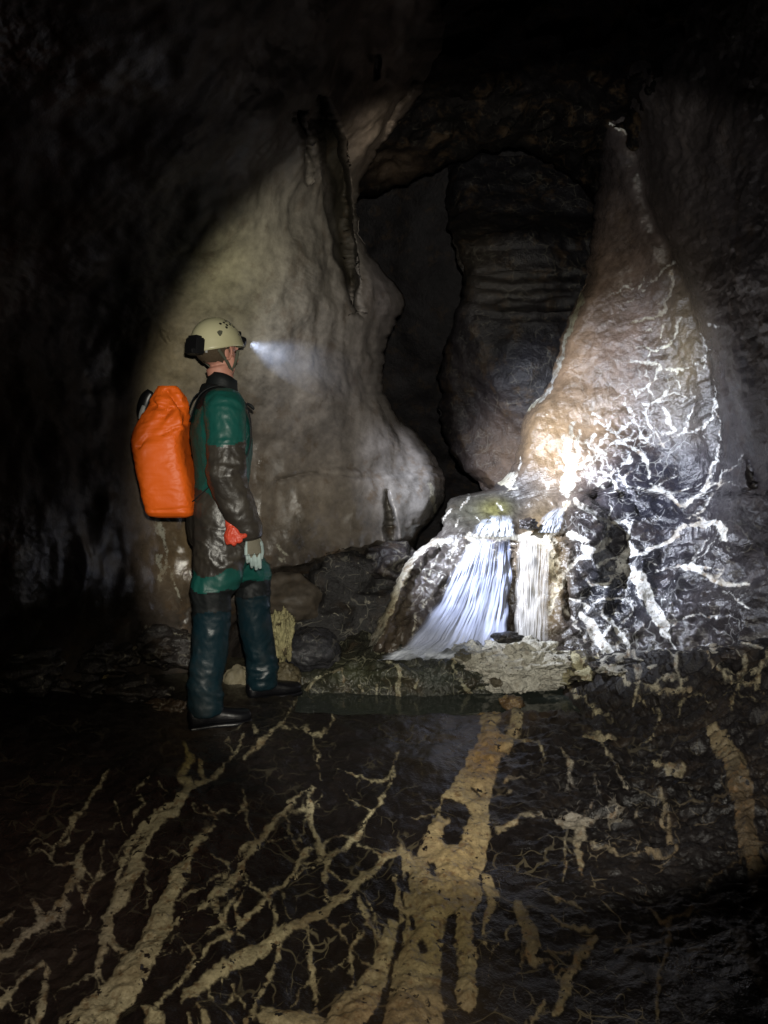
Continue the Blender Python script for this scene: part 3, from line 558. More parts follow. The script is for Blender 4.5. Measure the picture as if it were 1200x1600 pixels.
# scalloped, water-worn slope on the right
sc_ = sst(.25, .9, W4[..., 0]) * sst(1.8, 2.8, W4[..., 1])
rel = rel + .05 * sst(.5, .9, W4[..., 0]) * sst(3.0, 3.5, W4[..., 1]) * fbm(W4, 6, 4, .6, seed=50)
rel = rel + sc_ * (0.05 * fbm(W4 * [1, 2.4, 1], 5, 4, .6, seed=21, ridged=True))
rel = rel + 0.0035 * sst(-5, 10, veinF) + 0.003 * np.clip(veinF, 0, 30) / 10 + 0.014 * sst(4, 12, veinF) * fbm(W4, 22, 4, .6, seed=14)
pool = sst(-.50, -.36, W4[..., 0]) * sst(1.0, .84, W4[..., 0]) * sst(3.62, 3.72, W4[..., 1])
W4[..., 2] += rel * (1 - .6 * pool)
n4 = -grid_normals(W4)
rcF = paint(X4, Y4, (0.010, 0.008, 0.008), [(60, 1400, 220, 200, (0.035, 0.024, 0.022), .7), (950, 1120, 220, 70, (0.020, 0.016, 0.014), .9), (1150, 1150, 150, 150, (0.014, 0.012, 0.013), .8), (700, 1150, 60, 60, (0.05, 0.038, 0.022), .7), (300, 1140, 60, 40, (0.08, 0.055, 0.035), .6), (650, 1560, 120, 80, (0.05, 0.035, 0.02), .6), (800, 1110, 60, 25, (0.09, 0.06, 0.035), .8), (400, 1040, 160, 40, (0.10, 0.09, 0.06), .7)])
vcF = paint(X4, Y4, (0.52, 0.46, 0.29), [(720, 1350, 90, 140, (0.40, 0.29, 0.14), .9), (760, 1180, 50, 60, (0.42, 0.25, 0.09), .95), (680, 1480, 90, 60, (0.34, 0.28, 0.12), .8), (600, 1590, 160, 60, (0.30, 0.21, 0.12), .9), (60, 1450, 160, 150, (0.38, 0.32, 0.27), .9), (1060, 1400, 260, 260, (0.13, 0.09, 0.06), .92), (900, 1250, 90, 60, (0.30, 0.28, 0.27), .9), (380, 1250, 150, 90, (0.24, 0.22, 0.16), .7), (290, 1180, 30, 40, (0.34, 0.27, 0.09), .9), (1030, 1040, 170, 36, (0.42, 0.40, 0.36), .9), (1170, 1270, 90, 170, (0.085, 0.058, 0.035), .95), (850, 1480, 70, 120, (0.13, 0.10, 0.06), .85)])
hairF = np.clip(.18 + .35 * sst(1250, 1450, Y4) * sst(300, 500, X4) + .5 * sst(800, 950, X4) * sst(1150, 1250, Y4) - .3 * pool, 0, 1) * (1 - .7 * sst(1100, 1040, Y4) * sst(900, 840, X4))
AF = dict(vein=veinF, rock_col=rcF, vein_col=vcF, wet=np.clip(.68 + .35 * pn(W4 * 2.2) - .25 * sc_, 0, 1), hair=hairF * .5, mud=np.clip(.05 + .10 * sc_, 0, 1))
oF = carve('cave_floor', W4, n4, X4.shape, veinF, vidF, linesF, [('calcite_vein', list(range(nF)))], FLOORM, AF, False, 120)
tag(oF, 'dark wet rock floor laced with pale branching calcite veins', 'cave floor', kind='structure')
# ------------------------------------------------------------------ loose rocks, ledge, water
def rock(name, px, py, Y, r, label, cat='boulder', col=(0.05, 0.045, 0.045), vcol=CREAM, veins=0.0, vs=6.0, wet=.8, seed=0.0, rough=.22, fine=.05, rot=0.0, mat=None, mud=.3, hair=.2, group=None, sub=5, kind=None, sharp=0.0):
    bm = bmesh.new(); bmesh.ops.create_icosphere(bm, subdivisions=sub, radius=1.0)
    v = np.array([q.co[:] for q in bm.verts], np.float32); f = np.array([[q.index for q in p.verts] for p in bm.faces], np.int32); bm.free()
    n = v.copy()
    d = 1 + rough * fbm(n + seed, 1.3, 3) + fine * fbm(n + seed, 4.5, 4, .6) + sharp * (np.abs(pn(n * 1.6 + seed)) * 2 - .5)
    v = v * d[:, None] * np.array(r)
    c, s_ = math.cos(rot), math.sin(rot)                      # roll in the picture's upright plane
    v = np.stack([v[:, 0] * c - v[:, 2] * s_, v[:, 1], v[:, 0] * s_ + v[:, 2] * c], 1)
    base = P(px, py, Y)
    o = mesh_from(name, v, f, mat or ROCK)
    o.location = base.tolist()
    w = v + base
    vf = (veins - np.abs(fbm(w, vs, 3, seed=seed))) * 60 if veins > 0 else w[:, 0] * 0 - 20
    cols = dict(rock_col=np.tile(np.array(col, np.float32), (len(v), 1)), vein_col=np.tile(np.array(vcol, np.float32), (len(v), 1)), vein=vf,
                wet=np.full(len(v), wet), hair=np.full(len(v), hair), mud=np.full(len(v), mud))
    for k, a in cols.items():
        a = np.asarray(a, np.float32)
        if a.ndim == 2:
            at = o.data.attributes.new(k, 'FLOAT_COLOR', 'POINT'); at.data.foreach_set('color', np.concatenate([a, np.ones((len(v), 1), np.float32)], 1).ravel())
        else:
            at = o.data.attributes.new(k, 'FLOAT', 'POINT'); at.data.foreach_set('value', a)
    return tag(o, label, None if kind else cat, group, kind)
rock('dark_boulder', 548, 945, 4.85, (.46, .30, .33), 'large black boulder filling the hollow between the caver and the waterfall', seed=3.1, col=(.03, .028, .028), veins=.012, rough=.5, sharp=.2, wet=.5, fine=.09, mud=.2)
rock('brown_rock', 452, 935, 4.72, (.24, .2, .17), 'smooth grey brown rock under the pale wall beside the caver hand', seed=8.4, col=(.11, .09, .07), wet=.3, rough=.3, fine=.04, hair=0, mat=PALE)
rock('dark_rock', 612, 880, 4.85, (.20, .22, .13), 'small black rock wedged above the yellow flowstone rib', seed=5.0, col=(.035, .03, .03), rough=.4, sharp=.2)
rock('wet_boulder', 487, 1016, 4.22, (.165, .14, .125), 'rounded black boulder glistening with water beside the flowstone lump', seed=1.7, col=(.035, .035, .04), wet=1.1, rough=.2, fine=.13, hair=.1, mud=0)
rock('flowstone_lump', 441, 992, 4.12, (.060, .06, .15), 'knobbly yellow flowstone lump just right of the caver far knee', 'flowstone', col=(.07, .055, .03), vcol=(.55, .50, .26), veins=.42, vs=9, mat=FLOWM, seed=2.2, rough=.7, fine=.35, wet=.4)
rock('footing_rock', 446, 1060, 4.05, (.09, .08, .08), 'brown rock below the yellow flowstone lump', seed=7.2, col=(.12, .10, .06), wet=.4, rough=.5, fine=.12)
rock('pale_rock', 368, 1082, 4.08, (.10, .07, .15), 'pale grey rock slab showing between the caver boots', seed=9.9, col=(.24, .21, .14), wet=.3, rough=.45, rot=-.4, mat=PALE, hair=0)
rock('lip_stone', 826, 819, 4.60, (.052, .04, .034), 'small square dark stone sitting in the stream on the waterfall lip', 'stone', seed=4.4, col=(.035, .03, .03), rough=.3, sharp=.3, sub=4, wet=1)
rock('splash_stone', 793, 996, 3.98, (.078, .05, .03), 'flat dark stone lying on top of the cream flowstone mound', 'stone', seed=6.1, col=(.02, .018, .018), rough=.25, sharp=.15, sub=4, wet=1)
rock('flowstone_mound', 812, 1042, 4.08, (.275, .16, .135), 'pitted cream flowstone mound at the foot of the waterfall', 'flowstone', col=(.09, .075, .05), vcol=(.84, .81, .70), veins=.40, vs=6, seed=12.3, rough=.5, fine=.36, wet=.6, sub=6, mat=FLOWM)
rock('flowstone_mound', 742, 1030, 4.10, (.125, .12, .085), 'small cream flowstone lump left of the pitted mound', 'flowstone', col=(.10, .09, .06), vcol=(.70, .67, .56), veins=.30, vs=7, seed=15.3, rough=.6, fine=.25, wet=.6, mat=FLOWM)
rock('flowstone_mound', 905, 1045, 4.06, (.14, .12, .085), 'dull yellow flowstone lump right of the pitted mound', 'flowstone', col=(.07, .06, .045), vcol=(.46, .42, .26), veins=.20, vs=7, seed=19.3, rough=.6, fine=.25, wet=.6)
rock('cobble', 800, 1098, 3.74, (.06, .05, .04), 'brown stone at the outflow of the pool below the cream mound', 'stone', col=(.16, .10, .05), vcol=OCHRE, veins=.1, seed=2.9, rough=.5, fine=.2, sub=4)
rock('cobble', 770, 1125, 3.62, (.07, .05, .035), 'rust brown stone at the head of the broad ochre vein', 'stone', col=(.15, .09, .04), vcol=OCHRE, veins=.1, seed=5.9, rough=.5, fine=.2, sub=4)
for i, (x, y, Y, r, sd, lb) in enumerate([(95, 1092, 3.75, .20, 1.1, 'low black wet boulder farthest left on the floor edge'), (205, 1086, 3.85, .16, 2.3, 'black wet boulder with a thin pale vein left of the caver boots'), (20, 1040, 3.6, .22, 3.7, 'black boulder against the dark wall at the picture edge'),
        (140, 1030, 3.95, .20, 4.6, 'dark angular boulder under the brown wall beside the yellow vein'), (262, 1112, 3.72, .11, 5.5, 'small brown boulder just behind the caver near boot'), (250, 1010, 4.15, .2, 6.4, 'dark boulder at the wall foot behind the caver knee')]):
    rock('floor_boulder', x, y, Y, (r, r * .8, r * .55), lb, seed=sd * 3, col=(.035, .03, .028) if i != 4 else (.09, .06, .04), rough=.5, sharp=.25, fine=.12, wet=.8, veins=.01, group='dark boulders along the foot of the left wall')

for i, (x, y, Y, r, sd, lb) in enumerate([(968, 1040, 3.86, .125, 1.3, 'low dark veined rock just right of the dull yellow flowstone lump'), (1046, 1036, 3.78, .15, 2.9, 'dark veined rock at the foot of the veined wall, middle of the row'), (1118, 1030, 3.68, .14, 4.3, 'dark veined rock at the foot of the veined wall, nearer the right edge'),
        (1188, 1022, 3.56, .15, 6.1, 'dark veined rock at the foot of the wall, cut by the right edge')]):
    rock('foot_rock', x, y, Y, (r, r * .7, r * .42), lb, seed=sd * 5, col=(.022, .020, .022), vcol=(.5, .48, .42), rough=.6, sharp=.2, fine=.14, wet=.6, veins=.06, vs=3.4, hair=.4, group='dark veined rocks along the foot of the right wall')

# rock ledge holding up the foot of the waterfall
xl = np.linspace(-.66, .62, 420)
prof = np.array([(4.02, -.10), (3.99, .02), (3.97, .09), (3.975, .16), (3.99, .215), (4.03, .255), (4.09, .272), (4.20, .282), (4.45, .31)])
t = np.linspace(0, len(prof) - 1, 110); pyv = np.interp(t, range(len(prof)), prof[:, 0]); pzv = np.interp(t, range(len(prof)), prof[:, 1])
XL, TL = np.meshgrid(xl, np.arange(110)); ZL = pzv[TL]; YL = pyv[TL]
hgt = .62 + .38 * sst(-.34, -.12, XL) ; ZL = np.where(ZL > 0, ZL * hgt, ZL) ; YL = YL - .05 * np.sin(XL * 4 + 1) + .05 * sst(-.3, -.6, XL)
w5 = np.stack([XL, YL, ZL], -1).astype(np.float32); n5 = grid_normals(w5)
w5 = w5 + n5 * (.05 * fbm(w5, 4, 3) + .03 * (np.abs(pn(w5 * 7 + 3)) * 2 - .5) + .022 * fbm(w5, 12, 4, .6) + .005 * fbm(w5, 40, 3))[..., None]; n5 = grid_normals(w5); p5, q5 = to_px(w5)
lv = [[(604, 1033, 3), (620, 1040, 6), (627, 1052, 7), (622, 1068, 8), (620, 1090, 7)], [(470, 1092, 5), (488, 1066, 6), (500, 1056, 4), (530, 1046, 3)], [(534, 1044, 3), (537, 1066, 4)], [(700, 1025, 5), (712, 1030, 6), (708, 1040, 4), (714, 1052, 5)], [(590, 1070, 3), (588, 1086, 4)], [(560, 1072, 4), (566, 1080, 4)], [(655, 1062, 3), (650, 1074, 5)], [(722, 1070, 6), (735, 1084, 6)]]
a5 = dict(vein=seg_field(p5 + 3 * pn(w5 * 14), q5, lv, 20), rock_col=paint(p5, q5, (.035, .035, .026), [(560, 1050, 60, 20, (.06, .065, .036), .8), (690, 1055, 40, 20, (.05, .06, .05), .7)]), vein_col=paint(p5, q5, (.52, .50, .34), []), wet=p5 * 0 + .95, hair=p5 * 0 + .3, mud=p5 * 0 + .3)
oE = sub_mesh('rock_ledge', w5, n5, grid_faces(*XL.shape)[:, ::-1], ROCK, a5)
tag(oE, 'low olive brown wet rock ledge between the pool and the foot of the waterfall', kind='structure')

# water falling: veils that follow the rock a hand's breadth in front of it
def rock_Y(x, y, blur=6):
    r = np.clip(np.searchsorted(ysr, y), 1, len(ysr) - 1)
    s_ = x - np.interp(y, ysr, e3); c_ = np.clip(np.searchsorted(scr, np.maximum(s_, 0)), 0, len(scr) - 1)
    Yw = W3[..., 1]
    return Yw[r, c_]
def smooth2(a, k):
    ker = np.ones(2 * k + 1) / (2 * k + 1)
    a = np.apply_along_axis(lambda v: np.convolve(np.pad(v, k, 'edge'), ker, 'valid'), 0, a)
    return np.apply_along_axis(lambda v: np.convolve(np.pad(v, k, 'edge'), ker, 'valid'), 1, a)
def water_mat(name, base, lo, hi, su, sv, soft=.25):
    m, nt, N, L = new_mat(name)
    out = nd(nt, 'ShaderNodeOutputMaterial'); b = nd(nt, 'ShaderNodeBsdfPrincipled'); tr = nd(nt, 'ShaderNodeBsdfTransparent'); mx = nd(nt, 'ShaderNodeMixShader')
    fu, fv = attr(nt, 'fu'), attr(nt, 'fv'); cb = nt.nodes.new('ShaderNodeCombineXYZ')
    L.new(mathn(nt, 'MULTIPLY', fu, su), cb.inputs[0]); L.new(mathn(nt, 'MULTIPLY', fv, sv), cb.inputs[1])
    a = noise_n(nt, cb.outputs[0], 1.0, 2.5, .42, .3); al = mapr(nt, a, .5 - soft, .5 + soft, lo, hi)
    al = mathn(nt, 'MULTIPLY', al, attr(nt, 'fa'), True)
    b.inputs['Base Color'].default_value = (*base, 1); b.inputs['Roughness'].default_value = .45
    b.inputs['Subsurface Weight'].default_value = 0
    L.new(al, mx.inputs[0]); L.new(tr.outputs[0], mx.inputs[1]); L.new(b.outputs[0], mx.inputs[2]); L.new(mx.outputs[0], out.inputs[0])
    bp = nd(nt, 'ShaderNodeBump'); bp.inputs['Strength'].default_value = .15; bp.inputs['Distance'].default_value = .02; L.new(a, bp.inputs['Height']); L.new(bp.outputs[0], b.inputs['Normal'])
    return m
WM = water_mat('falling_water', (.60, .66, .90), .55, .92, 4.5, 1.0, .42)
WM2 = water_mat('falling_water_thin', (.74, .72, .70), .3, .8, 6, .6, .4)
FM = water_mat('foaming_water', (.72, .77, .88), .15, 1.0, 5, 2.6, .3)
def veil(name, rows, off, mat, parent, nu=120, nv=170, ridge=.010, fade=(.06, .06), top=.05, dens=1.0, seed=0.0, dense_low=0.0):
    rows = np.array(rows, float); y = np.linspace(rows[0, 0], rows[-1, 0], nv); u = np.linspace(0, 1, nu)
    xa = np.interp(y, rows[:, 0], rows[:, 1]); xb = np.interp(y, rows[:, 0], rows[:, 2])
    U, Yp = np.meshgrid(u, y); Xp = xa[:, None] + (xb - xa)[:, None] * U
    d = smooth2(rock_Y(Xp, Yp), 6); vv = (Yp - y[0]) / (y[-1] - y[0])
    d = d - off - .02 * np.sin(vv * math.pi)
    w = P(Xp, Yp, d); fl = np.stack([U * 13 + seed, vv * 2.2, 0 * U], -1)
    w[..., 1] -= ridge * 2 * fbm(fl, 1.0, 3) + ridge * fbm(fl * [2.0, 1.2, 1], 1.0, 2)
    w[..., 0] += ridge * .6 * pn(fl * [2, 3, 1] + 9)
    edge_n = .05 * pn(np.stack([vv * 7, 0 * U, 0 * U + seed], -1))
    a = sst(0, fade[0], U + edge_n) * sst(0, fade[1], 1 - U + edge_n) * sst(-.01, top, vv) * dens
    a = a * (1 + dense_low * sst(.45, 1, vv))
    n = grid_normals(w)
    return sub_mesh(name, w, -n, grid_faces(*U.shape), mat, dict(fu=U + seed, fv=vv, fa=a), parent)
wf = empty('waterfall', V(740, 1025, 4.15).to_tuple())
tag(wf, 'small white waterfall fanning down the flowstone steps into the pool', 'waterfall')
def put(o):
    o.matrix_parent_inverse = wf.matrix_world.inverted() if False else Matrix.Translation(-Vector(wf.location)); return o
put(veil('water_fan', [(836, 738, 798), (860, 722, 799), (900, 702, 800), (940, 682, 796), (985, 650, 792), (1012, 626, 780), (1028, 600, 770)], .045, WM, wf, top=.32, ridge=.008, fade=(.14, .05), dense_low=.8, seed=1.0))
put(veil('water_fan', [(842, 740, 775), (900, 715, 770), (950, 690, 765), (1000, 652, 752), (1030, 596, 742)], .085, WM, wf, ridge=.008, fade=(.25, .25), dens=.7, seed=4.0, dense_low=1.0))
put(veil('water_sheet', [(834, 806, 868), (870, 806, 864), (930, 804, 861), (1004, 803, 858)], .05, WM2, wf, top=.25, ridge=.007, fade=(.12, .3), dens=.85, seed=7.0))
put(veil('water_sheet', [(836, 808, 846), (900, 808, 842), (1004, 806, 840)], .075, WM2, wf, ridge=.006, fade=(.25, .3), dens=.6, seed=9.0))
put(veil('foam', [(804, 760, 800), (820, 742, 804), (838, 730, 806)], .03, FM, wf, nv=50, ridge=.01, fade=(.25, .15), top=.3, seed=2.0))
put(veil('foam', [(792, 866, 884), (808, 846, 882), (832, 836, 876)], .03, FM, wf, nv=50, ridge=.01, fade=(.2, .2), top=.3, seed=3.0))
put(veil('foam', [(1000, 640, 770), (1018, 610, 778), (1031, 585, 770)], .12, FM, wf, nv=50, ridge=.012, fade=(.12, .3), top=.9, dens=1.2, seed=6.0))

# pool
m, nt, N, L = new_mat('pool_water')
out = nd(nt, 'ShaderNodeOutputMaterial'); b = nd(nt, 'ShaderNodeBsdfPrincipled'); L.new(b.outputs[0], out.inputs[0])
b.inputs['Base Color'].default_value = (.05, .058, .05, 1); b.inputs['Roughness'].default_value = .07; b.inputs['IOR'].default_value = 1.33; b.inputs['Specular IOR Level'].default_value = .7
pos = nt.nodes.new('ShaderNodeNewGeometry').outputs['Position']
bp = nd(nt, 'ShaderNodeBump'); bp.inputs['Strength'].default_value = .35; bp.inputs['Distance'].default_value = .004
L.new(noise_n(nt, pos, 16, 3, .6), bp.inputs['Height']); L.new(bp.outputs[0], b.inputs['Normal'])
POOL = m
xs_ = np.linspace(-.62, 1.05, 120); ys_ = np.linspace(3.54, 4.35, 60); XP, YP = np.meshgrid(xs_, ys_)
zp = .112 + .0012 * pn(np.stack([XP * 14, YP * 14, 0 * XP], -1))
op = mesh_from('pool', np.stack([XP, YP, zp], -1), grid_faces(60, 120), POOL)
tag(op, 'still dark shallow pool in front of the rock ledge', kind='structure')

# mist in the beam of the headlamp: damp breath hanging in front of the caver's face
m, nt, N, L = new_mat('breath_mist')
out = nd(nt, 'ShaderNodeOutputMaterial'); pv = nd(nt, 'ShaderNodeVolumePrincipled'); L.new(pv.outputs[0], out.inputs['Volume'])
tc = nt.nodes.new('ShaderNodeTexCoord'); sx = nt.nodes.new('ShaderNodeSeparateXYZ'); L.new(tc.outputs['Object'], sx.inputs[0])
fall = mapr(nt, sx.outputs[0], 0.0, 0.85, 1.0, 0.0)
nzm = mapr(nt, noise_n(nt, tc.outputs['Object'], 9, 3, .6), .3, .7, .35, 1.2)
L.new(mathn(nt, 'MULTIPLY', mathn(nt, 'MULTIPLY', mathn(nt, 'POWER', fall, 1.6), nzm), 0.014), pv.inputs['Density'])
pv.inputs['Color'].default_value = (.78, .85, 1, 1); pv.inputs['Anisotropy'].default_value = .1
bm = bmesh.new(); bmesh.ops.create_icosphere(bm, subdivisions=4, radius=1)
for v in bm.verts:
    x = v.co.x * .44 + .45
    v.co = Vector((x, v.co.y * .13, v.co.z * .13))
me = bpy.data.meshes.new('breath_mist'); bm.to_mesh(me); bm.free(); me.materials.append(m)
om = bpy.data.objects.new('breath_mist', me); S.collection.objects.link(om)
om.location = LAMP; om.rotation_euler = (V(905, 735, 4.9) - LAMP).to_track_quat('X', 'Z').to_euler()
tag(om, 'faint mist lit blue white in front of the headlamp', kind='stuff')
# ------------------------------------------------------------------ the caver
def simple_mat(name, col, rough=.5, spec=.5, bump=0.0, bscale=40, var=0.0, varc=None, vscale=9, sheen=0.0, metal=0.0, coat=0.0):
    m, nt, N, L = new_mat(name)
    out = nd(nt, 'ShaderNodeOutputMaterial'); b = nd(nt, 'ShaderNodeBsdfPrincipled'); L.new(b.outputs[0], out.inputs[0])
    tc = nt.nodes.new('ShaderNodeTexCoord').outputs['Object']
    b.inputs['Roughness'].default_value = rough; b.inputs['Specular IOR Level'].default_value = spec; b.inputs['Metallic'].default_value = metal
    b.inputs['Coat Weight'].default_value = coat; b.inputs['Coat Roughness'].default_value = .15
    if var:
        f = mapr(nt, noise_n(nt, tc, vscale, 5, .65), .42, .68, 0, var)
        L.new(mixc(nt, f, (*col, 1), (*(varc or tuple(c * .4 for c in col)), 1)), b.inputs['Base Color'])
        L.new(mathn(nt, 'ADD', rough, mathn(nt, 'MULTIPLY', f, .25)), b.inputs['Roughness'])
    else: b.inputs['Base Color'].default_value = (*col, 1)
    if bump:
        bp = nd(nt, 'ShaderNodeBump'); bp.inputs['Strength'].default_value = bump; bp.inputs['Distance'].default_value = .01
        L.new(noise_n(nt, tc, bscale, 4, .6), bp.inputs['Height']); L.new(bp.outputs[0], b.inputs['Normal'])
    return m
MUDC = (.13, .10, .065)
M_GREEN = simple_mat('green_pvc', (.010, .095, .078), .42, .4, .25, 30, .2, (.03, .06, .045))
M_BLACK = simple_mat('black_pvc', (.038, .032, .027), .36, .6, .3, 30, .5, (.075, .062, .045))
M_YOKE = simple_mat('yoke_fabric', (.010, .012, .013), .6, .4, .2, 60)
M_NAVY = simple_mat('navy_pvc', (.007, .024, .034), .38, .5, .25, 30, .45, (.022, .026, .026))
M_SKIN = simple_mat('skin', (.62, .30, .22), .5, .4, .1, 60, .3, (.48, .17, .11))
M_HAIR = simple_mat('hair', (.10, .072, .045), .75, .2, .9, 160)
M_ORANGE = simple_mat('orange_pvc', (1.0, .16, .010), .50, .5, .2, 26, .14, (.70, .085, .006), 5)
M_SHELL = simple_mat('helmet_shell', (.60, .57, .36), .33, .5, .05, 90, .35, (.46, .41, .22), 7)
M_DARK = simple_mat('black_plastic', (.010, .010, .011), .32, .5)
M_RUBBER = simple_mat('black_rubber', (.007, .007, .009), .34, .5, .15, 40)
M_GLOVE = simple_mat('latex_glove', (.50, .62, .60), .55, .4, .3, 120)
M_GLOVEB = simple_mat('glove_back', (.21, .19, .14), .6, .4, .3, 120, .4, (.13, .11, .08))
M_STRAP = simple_mat('webbing', (.10, .10, .07), .7, .3, .3, 200)
M_GREY = simple_mat('grey_label', (.45, .45, .43), .5, .4)
M_RED = simple_mat('red_rubber', (.85, .10, .05), .38, .5, .2, 60, .2, (.6, .06, .03))

def ring(c, a, b, u, v, n=28, e=2.0):
    t = np.linspace(0, 2 * math.pi, n, endpoint=False); ct, st = np.cos(t), np.sin(t)
    x = np.sign(ct) * np.abs(ct) ** (2 / e); y = np.sign(st) * np.abs(st) ** (2 / e)
    return np.array(c) + (a * x)[:, None] * np.array(u) + (b * y)[:, None] * np.array(v)
class Build:
    def __init__(s): s.v = []; s.f = []
    def add(s, v, f):
        o = sum(len(x) for x in s.v); s.v.append(np.asarray(v, float)); s.f += [tuple(i + o for i in q) for q in f]
    def tube(s, pts, n=24, side=(0, 1, 0), e=2.0, steps=0, cap=True):
        """pts: (x, y, z, half width along side, half width across)"""
        p = np.array(pts, float)
        if steps:
            t = np.arange(len(p)); tt = np.linspace(0, len(p) - 1, steps)
            # Catmull-Rom between the joints
            q = []
            for k in tt:
                i = min(int(k), len(p) - 2); f_ = k - i
                p0, p1, p2, p3 = p[max(i - 1, 0)], p[i], p[i + 1], p[min(i + 2, len(p) - 1)]
                q.append(.5 * (2 * p1 + (p2 - p0) * f_ + (2 * p0 - 5 * p1 + 4 * p2 - p3) * f_ ** 2 + (-p0 + 3 * p1 - 3 * p2 + p3) * f_ ** 3))
            p = np.array(q)
        c = p[:, :3]; tg = np.gradient(c, axis=0); tg /= np.maximum(np.linalg.norm(tg, axis=1, keepdims=True), 1e-9)
        V_ = []
        for i in range(len(p)):
            u = np.array(side, float); u = u - tg[i] * u.dot(tg[i]); u /= np.linalg.norm(u); w = np.cross(tg[i], u)
            V_.append(ring(c[i], p[i, 3], p[i, 4], u, w, n, e))
        m = len(V_); vv = np.concatenate(V_ + [c[:1] - tg[:1] * min(p[0, 3:5]) * .35, c[-1:] + tg[-1:] * min(p[-1, 3:5]) * .35])
        f = [(i * n + j, i * n + (j + 1) % n, (i + 1) * n + (j + 1) % n, (i + 1) * n + j) for i in range(m - 1) for j in range(n)]
        if cap:
            f += [((j + 1) % n, j, m * n) for j in range(n)] + [((m - 1) * n + j, (m - 1) * n + (j + 1) % n, m * n + 1) for j in range(n)]
        s.add(vv, f); return s
    def ball(s, c, r, rot=0.0, sub=3):
        bm = bmesh.new(); bmesh.ops.create_icosphere(bm, subdivisions=sub, radius=1)
        v = np.array([q.co[:] for q in bm.verts]) * np.array(r); f = [tuple(q.index for q in p.verts) for p in bm.faces]; bm.free()
        cs, sn = math.cos(rot), math.sin(rot); v = np.stack([v[:, 0] * cs - v[:, 1] * sn, v[:, 0] * sn + v[:, 1] * cs, v[:, 2]], 1)
        s.add(v + np.array(c), f); return s
    def arrays(s): return np.concatenate(s.v), s.f
    def mesh(s, name, mat, parent=None, smooth=True):
        v, f = s.arrays(); o = mesh_from(name, v, f, mat, None, smooth, parent); return o
    def remesh(s, voxel, smooth_it=6):
        v, f = s.arrays(); me = bpy.data.meshes.new('tmp'); me.from_pydata(v.tolist(), [], f); o = bpy.data.objects.new('tmp', me); S.collection.objects.link(o)
        r = o.modifiers.new('r', 'REMESH'); r.mode = 'VOXEL'; r.voxel_size = voxel; r.adaptivity = 0
        sm = o.modifiers.new('s', 'SMOOTH'); sm.iterations = smooth_it; sm.factor = .5
        dg = bpy.context.evaluated_depsgraph_get(); dg.update(); ev = o.evaluated_get(dg); m2 = ev.to_mesh()
        V_ = np.empty(len(m2.vertices) * 3); m2.vertices.foreach_get('co', V_); V_ = V_.reshape(-1, 3)
        Nn = np.empty(len(m2.vertices) * 3); m2.vertices.foreach_get('normal', Nn); Nn = Nn.reshape(-1, 3)
        F_ = np.empty(len(m2.polygons) * 4, np.int32); m2.polygons.foreach_get('vertices', F_); F_ = F_.reshape(-1, 4)
        ev.to_mesh_clear(); bpy.data.objects.remove(o); bpy.data.meshes.remove(me)
        return V_, Nn, F_
def vnormals(v, f):
    a = np.cross(v[f[:, 2]] - v[f[:, 0]], v[f[:, 3]] - v[f[:, 1]]); n = np.zeros_like(v)
    for k in range(4): np.add.at(n, f[:, k], a)
    return n / np.maximum(np.linalg.norm(n, axis=1, keepdims=True), 1e-12)
def piece(name, v, n, f, mat, parent):
    used, inv = np.unique(f, return_inverse=True)
    o = mesh_from(name, v[used], inv.reshape(-1, 4).astype(np.int32), mat, None, True, parent)
    if len(o.data.vertices) == len(used): o.data.normals_split_custom_set_from_vertices(n[used].tolist())
    return o

PX0 = -0.762; PY0 = 3.62; GZ = .125; TH = math.radians(20)
person = empty('person', (PX0, PY0, GZ), TH)
tag(person, 'caver in green and black oversuit and cream helmet standing and looking towards the waterfall', 'person')

# joints (forward x, left y, up z)
HIP_R, KN_R, AN_R = (-.01, -.10, .90), (-.075, -.115, .55), (-.115, -.115, .10)
HIP_L, KN_L, AN_L = (.02, .09, .90), (.16, .15, .56), (.205, .175, .10)
SH_R, EL_R, WR_R = (-.005, -.185, 1.49), (-.015, -.245, 1.16), (.085, -.250, .900)
SH_L, EL_L, WR_L = (.015, .185, 1.49), (-.02, .235, 1.19), (.03, .22, .95)
HEADC = np.array((-.008, .0, 1.735)); HR = math.radians(31)       # the head is turned a little further left than the body

# body: one continuous skin surface (head, neck, trunk, arms, legs)
B = Build()
B.tube([(0, 0, .86, .13, .09), (0, 0, .98, .145, .10), (0, 0, 1.12, .125, .085), (.01, 0, 1.32, .15, .10), (0, 0, 1.47, .13, .075), (.0, 0, 1.54, .075, .062), (.008, 0, 1.60, .056, .058), (-.006, 0, 1.67, .054, .058)], steps=22)
ch, sh_ = math.cos(HR), math.sin(HR)
def hd(x, y, z): return (HEADC[0] + x * ch - y * sh_, HEADC[1] + x * sh_ + y * ch, HEADC[2] + z)
B.ball(hd(-.012, 0, .035), (.098, .077, .098), HR)              # skull
B.ball(hd(.030, 0, -.025), (.062, .060, .078), HR)             # face
B.ball(hd(.050, 0, -.080), (.032, .036, .026), HR)             # chin
B.tube([(*hd(.03, .055, -.02), .016, .02), (*hd(.045, .045, -.07), .014, .016), (*hd(.07, .01, -.09), .014, .014)], n=10, side=(0, 0, 1))
B.tube([(*hd(.03, -.055, -.02), .016, .02), (*hd(.045, -.045, -.07), .014, .016), (*hd(.07, -.01, -.09), .014, .014)], n=10, side=(0, 0, 1))
B.tube([(*hd(.088, 0, .012), .008, .008), (*hd(.104, 0, -.012), .011, .011), (*hd(.112, 0, -.030), .015, .012), (*hd(.094, 0, -.036), .013, .010)], n=10, side=(0, 1, 0))
B.ball(hd(.088, 0, -.058), (.010, .022, .006), HR); B.ball(hd(.086, 0, -.066), (.010, .019, .006), HR)   # lips
